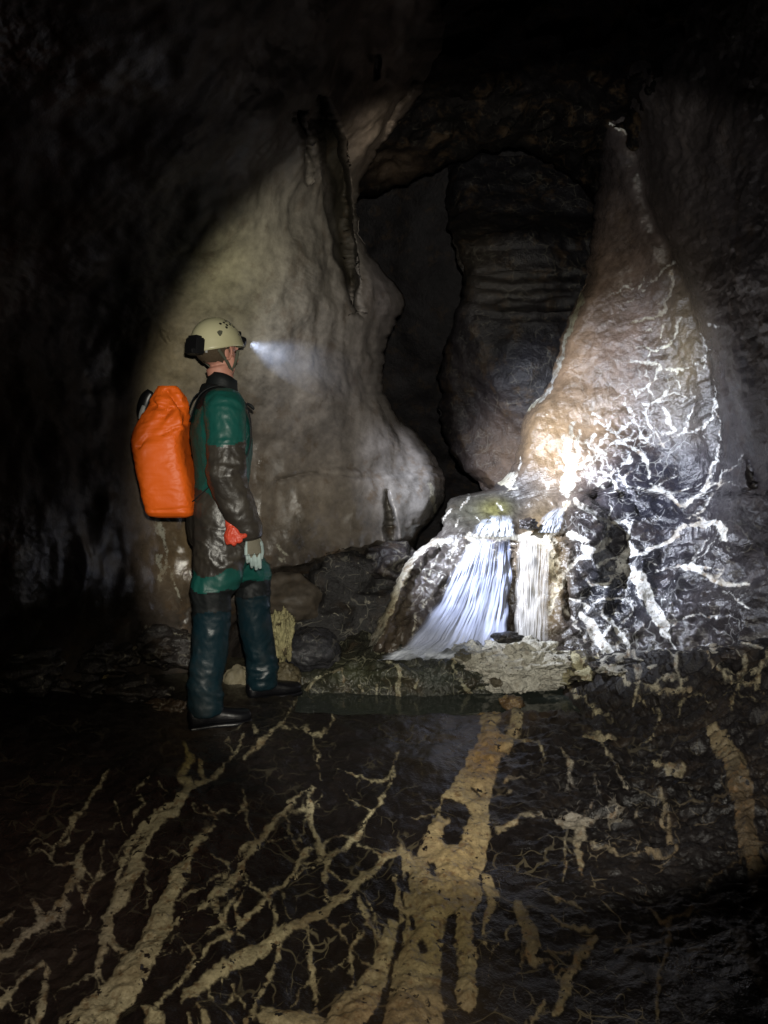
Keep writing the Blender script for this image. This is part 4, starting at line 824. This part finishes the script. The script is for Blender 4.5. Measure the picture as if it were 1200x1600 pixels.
for s_ in (-1, 1): B.ball(hd(.080, s_ * .032, .022), (.012, .020, .008), HR)      # brows
def limb(b, pts): b.tube(pts, n=16, steps=16, side=(0, 1, 0))
for sh, el, wr in ((SH_R, EL_R, WR_R), (SH_L, EL_L, WR_L)):
    limb(B, [(sh[0], sh[1] * .7, sh[2] + .02, .04, .04), (*sh, .045, .045), (*[(a + b_) / 2 for a, b_ in zip(sh, el)], .040, .042), (*el, .034, .036), (*[(a + b_) / 2 for a, b_ in zip(el, wr)], .032, .034), (*wr, .022, .026)])
for hp, kn, an in ((HIP_R, KN_R, AN_R), (HIP_L, KN_L, AN_L)):
    limb(B, [(*hp, .075, .08), (*[(a + b_) / 2 for a, b_ in zip(hp, kn)], .062, .068), (*kn, .045, .05), (*[a * .6 + b_ * .4 for a, b_ in zip(kn, an)], .045, .052), (*an, .03, .035)])
def hand(b, wr, dirv, back, fwd, s=1.0, curl=1.0, side=1):
    """palm, four unequal bent fingers and a thumb that leaves the side of the palm"""
    d, bk, fw = (np.array(q, float) / np.linalg.norm(q) for q in (dirv, back, fwd)); w = np.array(wr, float)
    b.tube([(*w, .026 * s, .020 * s), (*(w + d * .03 * s), .032 * s, .017 * s), (*(w + d * .06 * s), .040 * s, .015 * s), (*(w + d * .088 * s), .041 * s, .013 * s)], n=16, side=fw, e=2.6, steps=8)
    for k, (o, L1, r) in enumerate(((.031, .080, .0092), (.0108, .088, .0098), (-.0108, .082, .0094), (-.031, .064, .0085))):
        a = w + fw * o * s * .9 + d * .07 * s; spread = fw * (o * .28)
        c1 = .15 * curl + .10 * curl * k; pts = [a]; ang = 0; dd = d * 1.0
        for j, fr in enumerate((.45, .32, .26)):
            ang += c1 * (.7 if j == 0 else 1.2)
            stp = (d * math.cos(ang) - bk * math.sin(ang)) + spread * 2.0
            pts.append(pts[-1] + stp / np.linalg.norm(stp) * L1 * fr * s * (1.3 if j == 0 else 1.0))
        b.tube([(*q, r * s * t_, r * s * t_) for q, t_ in zip(pts, (1.08, 1.0, .92, .78))], n=10, side=fw)
    a = w + fw * .026 * s + d * .022 * s
    b.tube([(*a, .014 * s, .013 * s), (*(a + (fw * .5 + d * .9 - bk * .4) * .03 * s), .0125 * s, .012 * s), (*(a + (fw * .5 + d * 1.7 - bk * .9) * .038 * s), .011 * s, .0105 * s), (*(a + (fw * .35 + d * 2.6 - bk * 1.3) * .038 * s), .009 * s, .009 * s)], n=10, side=fw)
bv, bn, bf = B.remesh(.0062, 3)
body = piece('body', bv, vnormals(bv, bf), bf, M_SKIN, person)
# ears with a rim and a hollow
for s_ in (-1, 1):
    E_ = Build(); c = []
    for k in range(15):
        t = -1.9 + 4.4 * k / 14
        c.append((*hd(-.008 + .017 * math.cos(t) * 1.0, s_ * (.078 + .010 * math.sin(t * .5 + 1.2)), -.002 + .031 * math.sin(t) ), .0045, .0045))
    E_.tube(c, n=8, side=(0, 1, 0)); E_.ball(hd(-.006, s_ * .074, -.004), (.013, .006, .026), HR); E_.ball(hd(.002, s_ * .078, -.030), (.008, .005, .008), HR)
    E_.mesh('ear', M_SKIN, person)
# hair below the helmet, cropped
H = Build(); H.ball(hd(-.016, 0, .030), (.101, .080, .098), HR, 4)
hv, hfc = H.arrays(); hv = hv + (np.random.RandomState(2).normal(size=hv.shape) * .0012)
lx = (hv - HEADC) @ np.array([ch, sh_, 0]); lz = hv[:, 2] - HEADC[2]
okv = (lz > -.052) & (lx < .018 - .35 * np.maximum(0, -lz)) | (lz > .045)
hfc = [q for q in hfc if all(okv[i] for i in q)]
mesh_from('hair', hv, hfc, M_HAIR, None, True, person)

# oversuit: one surface, later cut along its panels
U = Build()
U.tube([(.0, 0, .80, .15, .115), (-.012, 0, .90, .178, .142), (-.02, 0, 1.00, .178, .140), (-.008, 0, 1.10, .163, .122), (.0, 0, 1.22, .175, .126), (.0, 0, 1.36, .19, .134), (-.005, 0, 1.47, .178, .108), (-.008, 0, 1.535, .125, .085), (-.002, 0, 1.575, .078, .074)], n=36, steps=40, e=2.2)
for sh, el, wr in ((SH_R, EL_R, WR_R), (SH_L, EL_L, WR_L)):
    mid = [(a + b_) / 2 for a, b_ in zip(sh, el)]; fm = [(a + b_) / 2 for a, b_ in zip(el, wr)]
    U.tube([(sh[0], sh[1] * .55, sh[2] + .005, .065, .08), (sh[0], sh[1] * .95, sh[2] - .01, .075, .088), (*mid, .066, .082), (el[0], el[1], el[2] + .06, .064, .078), (*el, .062, .078), (*fm, .056, .070), (wr[0] - .01, wr[1], wr[2] + .035, .046, .056), (*wr, .040, .047)], n=24, steps=34)
for hp, kn, an in ((HIP_R, KN_R, AN_R), (HIP_L, KN_L, AN_L)):
    th = [(a + b_) / 2 for a, b_ in zip(hp, kn)]; cf = [a * .6 + b_ * .4 for a, b_ in zip(kn, an)]
    U.tube([(hp[0] - .01, hp[1] * .9, hp[2] + .02, .095, .125), (*th, .092, .112), (kn[0], kn[1], kn[2] + .10, .078, .090), (*kn, .073, .080), (cf[0], cf[1], cf[2], .070, .080), (an[0], an[1], an[2] + .11, .066, .074), (an[0], an[1], an[2] + .02, .067, .075), (an[0], an[1], an[2] - .03, .066, .073)], n=28, steps=44)
uv, un, uf = U.remesh(.0070, 5)
un = vnormals(uv, uf)
def near_seg(v, a, b):
    a, b = np.array(a), np.array(b); d = b - a; t = np.clip(((v - a) @ d) / d.dot(d), 0, 1); return np.linalg.norm(v - a - t[:, None] * d, axis=1), t
dR, tR = near_seg(uv, SH_R, EL_R); dR2, _ = near_seg(uv, EL_R, WR_R); dL, tL = near_seg(uv, SH_L, EL_L); dL2, _ = near_seg(uv, EL_L, WR_L)
def elseg(p, el): return np.exp(-np.linalg.norm((uv - np.array(el)) / [.12, .12, .09], axis=1) ** 2)
big_ = elseg(uv, EL_R) + elseg(uv, EL_L) + elseg(uv, (KN_R[0], KN_R[1], KN_R[2] + .06)) + elseg(uv, (KN_L[0], KN_L[1], KN_L[2] + .06)) + .8 * np.exp(-((uv[:, 2] - 1.09) / .07) ** 2) + .8 * np.exp(-((uv[:, 2] - .84) / .10) ** 2) + .7 * np.exp(-((uv[:, 2] - .16) / .07) ** 2)
tw = uv + .05 * np.stack([pn(uv * 5), pn(uv * 5 + 9), pn(uv * 4 + 5) * 1.6], -1); tw[:, 2] += .35 * uv[:, 0] + .25 * uv[:, 1]
fold = fbm(tw * [1, 1, 1.9], 5.2, 3, .45, seed=3, ridged=True) * (.35 + 1.1 * sst(-.3, .5, pn(uv * 6 + 3)))
fold2 = fbm(tw * [1.6, 1.6, 1.0], 7.5, 3, .5, seed=13, ridged=True)
uv = uv + un * ((.004 + .012 * np.clip(big_, 0, 1.2)) * fold + .006 * fold2 + .0022 * fbm(tw, 30, 2))[:, None]
# panel seams as welts
def welt(z0, m_, a=.0035): return a * np.exp(-((uv[:, 2] - z0) / .006) ** 2) * m_
tor = np.hypot((uv[:, 0] + .004) / .134, uv[:, 1] / np.interp(uv[:, 2], [1.0, 1.2, 1.36, 1.5], [.195, .185, .172, .150]))
arm = (np.minimum(np.minimum(dR, dR2), np.minimum(dL, dL2)) < .105) & (tor > 1.0) & (np.abs(uv[:, 1]) > .12)
zs = uv[:, 2] + .10 * uv[:, 0]
uv = uv + un * (welt(1.315, arm) + welt(1.335, arm, .002) + welt(.56, 1.0) + welt(.655, 1.0))[:, None]
un = vnormals(uv, uf)
fc = uv[uf].mean(1); farm = arm[uf].mean(1) > .5; z_ = fc[:, 2] + .035 * pn(fc * 7) + .012 * pn(fc * 22)
reg = np.zeros(len(uf), int)                                    # 0 green shell
reg[(~farm) & (z_ > 1.475 + .10 * np.abs(fc[:, 1]) * 0)] = 1    # shoulder yoke
reg[farm & (z_ < 1.32)] = 2                                     # lower sleeves
front = fc[:, 0] > .055 + .03 * np.sin(fc[:, 2] * 9)
leg_r = fc[:, 1] < .03
reg[(~farm) & (z_ < 1.085 - .15 * fc[:, 0]) & (z_ > .735) & ~(front & (fc[:, 1] > -.16))] = 3   # seat
reg[(~farm) & (z_ < .655) & (z_ > .555)] = 4                      # knee
reg[(~farm) & (z_ <= .555)] = 5                                  # shins
suit = piece('oversuit', uv, un, uf[reg == 0], M_GREEN, person)
o = piece('yoke', uv, un, uf[reg == 1], M_YOKE, suit); o['label'] = 'black shoulder yoke'
for q, nm in ((fc[:, 1] < 0, 'sleeve'), (fc[:, 1] >= 0, 'sleeve')):
    o = piece(nm, uv, un, uf[(reg == 2) & q], M_BLACK, suit); o['label'] = 'black lower sleeve'
o = piece('seat_panel', uv, un, uf[reg == 3], M_BLACK, suit); o['label'] = 'black seat and thigh panel'
legsplit = np.array([(a < b_) for a, b_ in zip(np.linalg.norm(fc[:, :2] - [-.09, -.115], axis=1), np.linalg.norm(fc[:, :2] - [.18, .16], axis=1))])
for q in (legsplit, ~legsplit):
    o = piece('knee_pad', uv, un, uf[(reg == 4) & q], M_YOKE, suit); o['label'] = 'black knee patch'
    o = piece('trouser_leg', uv, un, uf[(reg == 5) & q], M_NAVY, suit); o['label'] = 'dark blue green lower trouser leg'
# collar and a shoulder tab
C_l = Build(); pts = []
cv = []; cfc = []; n_ = 40
for k, (r1, r2, z, th) in enumerate(((.078, .080, 1.548, 0), (.068, .072, 1.60, 0), (.064, .068, 1.632, 0), (.056, .060, 1.630, 0), (.058, .062, 1.58, 0))):
    for j in range(n_):
        t = 2 * math.pi * j / n_; cv.append((.006 + r1 * math.cos(t) + (z - 1.55) * .12, r2 * math.sin(t), z - .022 * math.cos(t) + .004 * math.sin(3 * t)))
cfc = [(k * n_ + j, k * n_ + (j + 1) % n_, (k + 1) * n_ + (j + 1) % n_, (k + 1) * n_ + j) for k in range(4) for j in range(n_)]
mesh_from('collar', cv, cfc, M_YOKE, None, True, person)
Build().tube([(.115, -.06, 1.50, .014, .006), (.13, -.07, 1.49, .016, .008), (.142, -.075, 1.475, .010, .005)], n=10, steps=6).mesh('zip_flap', M_YOKE, person)

# gloves
for wr, dirv, fw, bk, s_ in ((WR_R, (.06, -.02, -1), (1, .15, .05), (-.15, -1, 0), 1), (WR_L, (.3, 0, -1), (1, 0, .3), (0, 1, 0), -1)):
    G = Build(); w0 = (wr[0] + .004, wr[1], wr[2] + .012)
    hand(G, w0, dirv, bk, fw, .98, .8); G.tube([(wr[0] - .012, wr[1], wr[2] + .05, .030, .026), (*w0, .029, .025)], n=14, side=fw)
    gv, gn, gf = G.remesh(.0026, 2); gn = vnormals(gv, gf); gc = gv[gf].mean(1)
    isb = (gc[:, 2] > wr[2] - .080 - .01 * np.sin(gc[:, 0] * 240)) & ((gc @ np.array(bk, float)) > (np.array(w0) @ np.array(bk, float)) - .004) & (gc[:, 0] > wr[0] - .018)
    g = piece('glove', gv, gn, gf[~isb], M_GLOVE, person); g['label'] = 'thin pale glove'
    o = piece('glove_back', gv, gn, gf[isb], M_GLOVEB, g)
# wellington boots
for (an, yaw) in ((AN_R, .02), (AN_L, .10)):
    K = Build(); x, y, z = an
    K.tube([(x, y, .22, .058, .062), (x, y, .12, .056, .060), (x + .005, y, .07, .052, .066)], n=20, steps=10)
    c, s_ = math.cos(yaw), math.sin(yaw)
    foot = [(-.075, .052, .038, .045), (-.05, .055, .045, .050), (.0, .060, .044, .048), (.06, .052, .043, .040), (.12, .044, .050, .032), (.17, .038, .049, .027), (.205, .034, .036, .022)]
    K.tube([(x + q * c, y + q * s_, h, wd, th_) for q, h, wd, th_ in foot], n=20, steps=20, side=(0, 1, 0), e=2.4)
    kv, kn_, kf = K.remesh(.006, 4); kv = kv + vnormals(kv, kf) * (.002 * fbm(kv, 22, 3))[:, None]
    kv[:, 2] = np.maximum(kv[:, 2], .012)
    bt = piece('boot', kv, vnormals(kv, kf), kf, M_RUBBER, person)
    SL = Build(); so = [(-.078, .040), (-.05, .043), (.0, .040), (.06, .041), (.12, .050), (.17, .048), (.21, .032)]
    SL.tube([(x + q * c, y + q * s_, .009, wd * 1.04, .012) for q, wd in so], n=16, steps=16, side=(0, 1, 0), e=4); SL.mesh('sole', M_RUBBER, bt)

# helmet
HT = math.radians(-5)
hv = []; hfq = []; nr, ns = 22, 56
def hel(t, a, k=1.0):
    """t 0 at crown .. 1 at rim"""
    ph = t * math.pi / 2 * 1.06
    x = .127 * math.sin(ph) * math.cos(a) * k; y = .107 * math.sin(ph) * math.sin(a) * k; z = .125 * math.cos(ph) * k
    if t > .86: x *= 1 + (t - .86) * .35; y *= 1 + (t - .86) * .30
    x += .008 * max(0, math.cos(a)) * max(0, t - .8) * 5 * .9
    z -= .020 * max(0, -math.cos(a)) * max(0, t - .6) * 2.2
    xr = x * math.cos(HT) - z * math.sin(HT) * -1; zr = z * math.cos(HT) + x * math.sin(HT) * -1
    q = hd(xr - .006, y, zr + .034); return q
for k in range(nr + 1):
    for j in range(ns): hv.append(hel(k / nr, 2 * math.pi * j / ns))
for j in range(ns): hv.append(hel(1.0, 2 * math.pi * j / ns, .94))
for j in range(ns): hv.append(hel(.55, 2 * math.pi * j / ns, .94))
for k in range(nr + 2):
    for j in range(ns): hfq.append((k * ns + j, (k + 1) * ns + j, (k + 1) * ns + (j + 1) % ns, k * ns + (j + 1) % ns))

helmet = mesh_from('helmet', hv, hfq, M_SHELL, None, True, person)
helmet['label'] = 'cream white caving helmet with round vent holes'
def on_helmet(t, a, out=1.0): return np.array(hel(t, a, out))
def disc(t, a, r, name, mat, shape=None, thick=.003):
    c = on_helmet(t, a, 1.0); n = on_helmet(t, a, 1.05) - c; n /= np.linalg.norm(n); u = np.cross((0, 0, 1), n); u /= np.linalg.norm(u); w = np.cross(n, u)
    m_ = len(shape) if shape else 16; pr = shape or [(math.cos(2 * math.pi * q / 16), math.sin(2 * math.pi * q / 16)) for q in range(16)]
    vv = [c + n * .0012 + u * x * r + w * y * r for x, y in pr] + [c - n * thick + u * x * r + w * y * r for x, y in pr]
    f = [tuple(range(m_))] + [(q, (q + 1) % m_, m_ + (q + 1) % m_, m_ + q) for q in range(m_)]
    return mesh_from(name, vv, f, mat, None, False, helmet)
RA = -math.pi / 2                                              # the helmet's right side, seen from the camera
for t, a in ((.46, RA - .28), (.42, RA - .02), (.36, RA + .24), (.50, RA + .06), (.48, RA + .34), (.42, RA + .52), (.57, RA - .04), (.54, RA + .50), (.74, RA + .62), (.34, RA + .55)):
    disc(t, a, .0062, 'vent_hole', M_DARK)
for t, a in ((.46, -RA), (.42, -RA - .3), (.57, -RA + .1), (.54, -RA - .4)): disc(t, a, .0062, 'vent_hole', M_DARK)
disc(.70, RA - .42, .0135, 'badge', M_STRAP, [(-1, .75), (-.6, .95), (0, 1), (.6, .95), (1, .75), (.8, -.1), (.25, -.95), (0, -1.05), (-.25, -.95), (-.8, -.1)])
# battery box at the back of the helmet
def box(name, c, half, yaw, mat, parent, bev=.004, pitch=0.0):
    bm = bmesh.new(); bmesh.ops.create_cube(bm, size=2); 
    for v in bm.verts: v.co = Vector((v.co.x * half[0], v.co.y * half[1], v.co.z * half[2]))
    bmesh.ops.bevel(bm, geom=bm.edges[:], offset=bev, segments=2, affect='EDGES')
    M_ = Matrix.Translation(c) @ Matrix.Rotation(yaw, 4, 'Z') @ Matrix.Rotation(pitch, 4, 'Y'); bm.transform(M_)
    me = bpy.data.meshes.new(name); bm.to_mesh(me); bm.free(); me.materials.append(mat)
    o = bpy.data.objects.new(name, me); S.collection.objects.link(o); o.parent = parent; return o
box('battery_pack', hd(-.136, -.012, .018), (.024, .044, .037), HR, M_DARK, helmet, .006, .12)
box('battery_label', hd(-.106, -.0565, .018), (.006, .0012, .030), HR, M_GREY, helmet, .0008, .12)
box('battery_clip', hd(-.166, -.022, -.006), (.010, .020, .011), HR, M_DARK, helmet, .003)
box('battery_clip', hd(-.134, -.012, .058), (.016, .030, .006), HR, M_DARK, helmet, .002, .12)
# cable along the rim to the lamp, lamp body on the brow
Build().tube([(*hel(.80, math.pi - (q / 10) * 1.9 * 1, 1.02), .003, .003) for q in range(0, 11)], n=8, steps=24).mesh('lamp_cable', M_DARK, helmet)
LB = Build(); c0 = np.array(hel(.80, 0, 1.0)) + np.array([ch, sh_, 0]) * .020; 
LB.tube([(*(c0 + np.array([ch, sh_, 0]) * q + np.array([0, 0, -.01])), r1, r2) for q, r1, r2 in ((-.012, .030, .022), (.006, .032, .023), (.018, .028, .020))], n=24, side=(-sh_, ch, 0), e=3, steps=6)
head = LB.mesh('headlamp', M_DARK, helmet)
box('headlamp_bracket', tuple(c0 + np.array([ch, sh_, 0]) * -.014 + np.array([0, 0, .018])), (.010, .020, .016), HR, M_DARK, helmet, .003)
m, nt, N, L = new_mat('lit_lens'); out = nd(nt, 'ShaderNodeOutputMaterial'); em = nd(nt, 'ShaderNodeEmission'); em.inputs[0].default_value = (.85, .9, 1, 1); em.inputs[1].default_value = 12; L.new(em.outputs[0], out.inputs[0])
LN = Build(); LN.tube([(*(c0 + np.array([ch, sh_, 0]) * q + np.array([0, 0, -.01])), r1, r1) for q, r1 in ((.022, .012), (.0255, .012), (.0275, .009))], n=20, side=(-sh_, ch, 0))
LN.mesh('lens', m, helmet)
# chin strap, both sides
for s_ in (-1, 1):
    for a, b_ in (((-.060, s_ * .082, .005), (.040, s_ * .050, -.085)), ((.055, s_ * .078, .010), (.040, s_ * .050, -.085)), ((.040, s_ * .050, -.085), (.062, 0, -.112))):
        pa, pb = np.array(hd(*a)), np.array(hd(*b_)); mid_ = (pa + pb) / 2 + np.array(hd(0, s_ * .008, 0)) - HEADC
        Build().tube([(*pa, .0075, .0016), (*mid_, .0075, .0016), (*pb, .0075, .0016)], n=8, steps=10, side=(.5, 0, .5)).mesh('chin_strap', M_STRAP, helmet)

# ------------------------------------------------------------------ tackle bag on the caver's back
bag = empty('tackle_bag', V(270, 803, 3.52).to_tuple())
tag(bag, 'bright orange waterproof tackle bag with folded top, worn on the caver back', 'bag')
rows = [(806, 246, 300, .085), (803, 238, 305, .105), (797, 235, 307, .120), (780, 231, 306.5, .126), (760, 226, 304, .128), (735, 221, 299, .128), (710, 216.5, 293, .126), (690, 213.5, 289.5, .120), (678, 213.5, 289.5, .110), (663, 218, 291, .092), (648, 226, 292, .072), (632, 235, 291, .050), (618, 242, 287, .034), (607, 248, 279, .022), (603, 251, 274, .014)]
RR = np.array(rows, float); ty_ = np.linspace(0, 1, 150); cu = np.concatenate([[0], np.cumsum(np.hypot(np.diff(RR[:, 0]), np.diff(RR[:, 1])))]); cu /= cu[-1]
R2 = np.stack([np.interp(ty_, cu, RR[:, k]) for k in range(4)], 1)
YB = 3.545; nb = 120; bgv = []
for (py, xl_, xr_, dp) in R2:
    a_, b_ = P(xl_, py, YB), P(xr_, py, YB); c = (a_ + b_) / 2; hw = (b_ - a_)[0] / 2
    e_ = 4.6 if py > 700 else 4.6 - (700 - py) / 48
    bgv.append(ring(c, hw, dp, (1, 0, 0), (0, 1, 0), nb, e_))
bgv = np.array(bgv); c_bag = bgv.mean(1, keepdims=True)
nrm_ = bgv - c_bag; nrm_ /= np.maximum(np.linalg.norm(nrm_, axis=-1, keepdims=True), 1e-6)
tt = ty_[:, None]; ang_ = np.arange(nb)[None] / nb * 2 * math.pi
pp = bgv.reshape(-1, 3)
topw = sst(.52, .8, tt)
def crease(x0, y0, x1, y1, w, dep):
    qx, qy = to_px(bgv); f_ = seg_field(qx, qy, [[(x0, y0, 0), (x1, y1, 0)]], 40); side_ = bgv[..., 1] < YB
    return dep * np.exp(-(f_ / w) ** 2) * side_
dsp = .0035 * fbm(pp * [1, 1, 2], 16, 3, .5, seed=22, ridged=True).reshape(bgv.shape[:2]) + .006 * fbm(pp, 7, 3, .5, seed=2).reshape(bgv.shape[:2]) + .004 * fbm(pp * [1, 1, .6], 14, 3, .5, seed=5, ridged=True).reshape(bgv.shape[:2]) * (.4 + topw * 2)
dsp -= crease(216, 697, 268, 640, 3.4, .020) + crease(262, 612, 284, 636, 4, .020) + crease(284, 636, 289, 660, 5, .012) + crease(240, 632, 262, 640, 5, .016) + crease(230, 690, 287, 662, 3, .006) + crease(240, 798, 300, 794, 2, .004)
dsp += crease(252, 622, 246, 655, 6, .010) + crease(268, 640, 283, 668, 7, .010) + crease(222, 690, 262, 652, 5, .006)
bgv = bgv + nrm_ * dsp[..., None]
vv = bgv.reshape(-1, 3); ff = [(i * nb + j, i * nb + (j + 1) % nb, (i + 1) * nb + (j + 1) % nb, (i + 1) * nb + j) for i in range(149) for j in range(nb)]
ff += [tuple(range(nb))[::-1], tuple(149 * nb + j for j in range(nb))]
bo = mesh_from('bag_body', vv - np.array(bag.location), ff, M_ORANGE, None, True, bag)
def wpts(l): return [(*(P(x, y, Y) - np.array(bag.location)), a, b_) for x, y, Y, a, b_ in l]
Build().tube(wpts([(236, 612, 3.60, .012, .02), (229, 622, 3.60, .018, .03), (224, 636, 3.60, .018, .03), (222, 648, 3.60, .014, .02)]), n=12, steps=10).mesh('buckle', M_DARK, bag)
Build().tube(wpts([(225, 634, 3.57, .006, .010), (221, 646, 3.57, .007, .012), (219, 655, 3.57, .004, .008)]), n=8, steps=8).mesh('strap_end', M_GREY, bag)
# shoulder straps: over the shoulder and under the arm, both sides
def lw(x, y, z):
    c, s_ = math.cos(TH), math.sin(TH); return np.array([PX0 + x * c - y * s_, PY0 + x * s_ + y * c, GZ + z]) - np.array(bag.location)
for s_ in (-1, 1):
    q = [(*lw(-.15, s_ * .10, 1.42), .018, .003), (*lw(-.10, s_ * .115, 1.54), .020, .003), (*lw(.0, s_ * .12, 1.575), .022, .003), (*lw(.095, s_ * .12, 1.50), .020, .003), (*lw(.118, s_ * .12, 1.36), .018, .003), (*lw(.08, s_ * .14, 1.24), .014, .003), (*lw(-.05, s_ * .15, 1.15), .012, .003), (*lw(-.15, s_ * .12, 1.06), .012, .003)]
    st = Build().tube(q, n=8, steps=40, side=(0, 1, 0)).mesh('shoulder_strap', M_YOKE, bag)
# red rubber glove stuffed into the hip pocket
gl = empty('rubber_glove', V(366, 845, 3.42).to_tuple())
tag(gl, 'crumpled red rubber glove hanging from the caver hip', 'glove')
GG = Build(); go = np.array(gl.location)
def gp(l): return [(*(P(x, y, Y) - go), a, b_) for x, y, Y, a, b_ in l]
GG.tube(gp([(357, 792, 3.42, .006, .010), (360, 800, 3.40, .018, .012), (363, 812, 3.385, .028, .018), (364, 826, 3.375, .030, .022), (364, 838, 3.37, .036, .024), (366, 847, 3.37, .034, .020)]), n=18, steps=14, side=(1, 0, 0))
for a in ([(372, 836, 3.37, .014, .012), (380, 838, 3.36, .010, .010), (384, 836, 3.36, .006, .006)], [(358, 842, 3.36, .012, .011), (359, 849, 3.36, .009, .009)], [(370, 842, 3.36, .012, .011), (377, 846, 3.355, .009, .009)], [(365, 845, 3.36, .011, .011), (366, 852, 3.36, .008, .008)]): GG.tube(gp(a), n=10, steps=6, side=(1, 0, 0))
gv, gn, gf = GG.remesh(.0032, 3); gn = vnormals(gv, gf)
gv = gv + gn * (.006 * fbm(gv * [1.5, 1.5, 1], 26, 3, .5, seed=7, ridged=True))[:, None]; gn = vnormals(gv, gf)
piece('glove_body', gv, gn, gf, M_RED, gl)
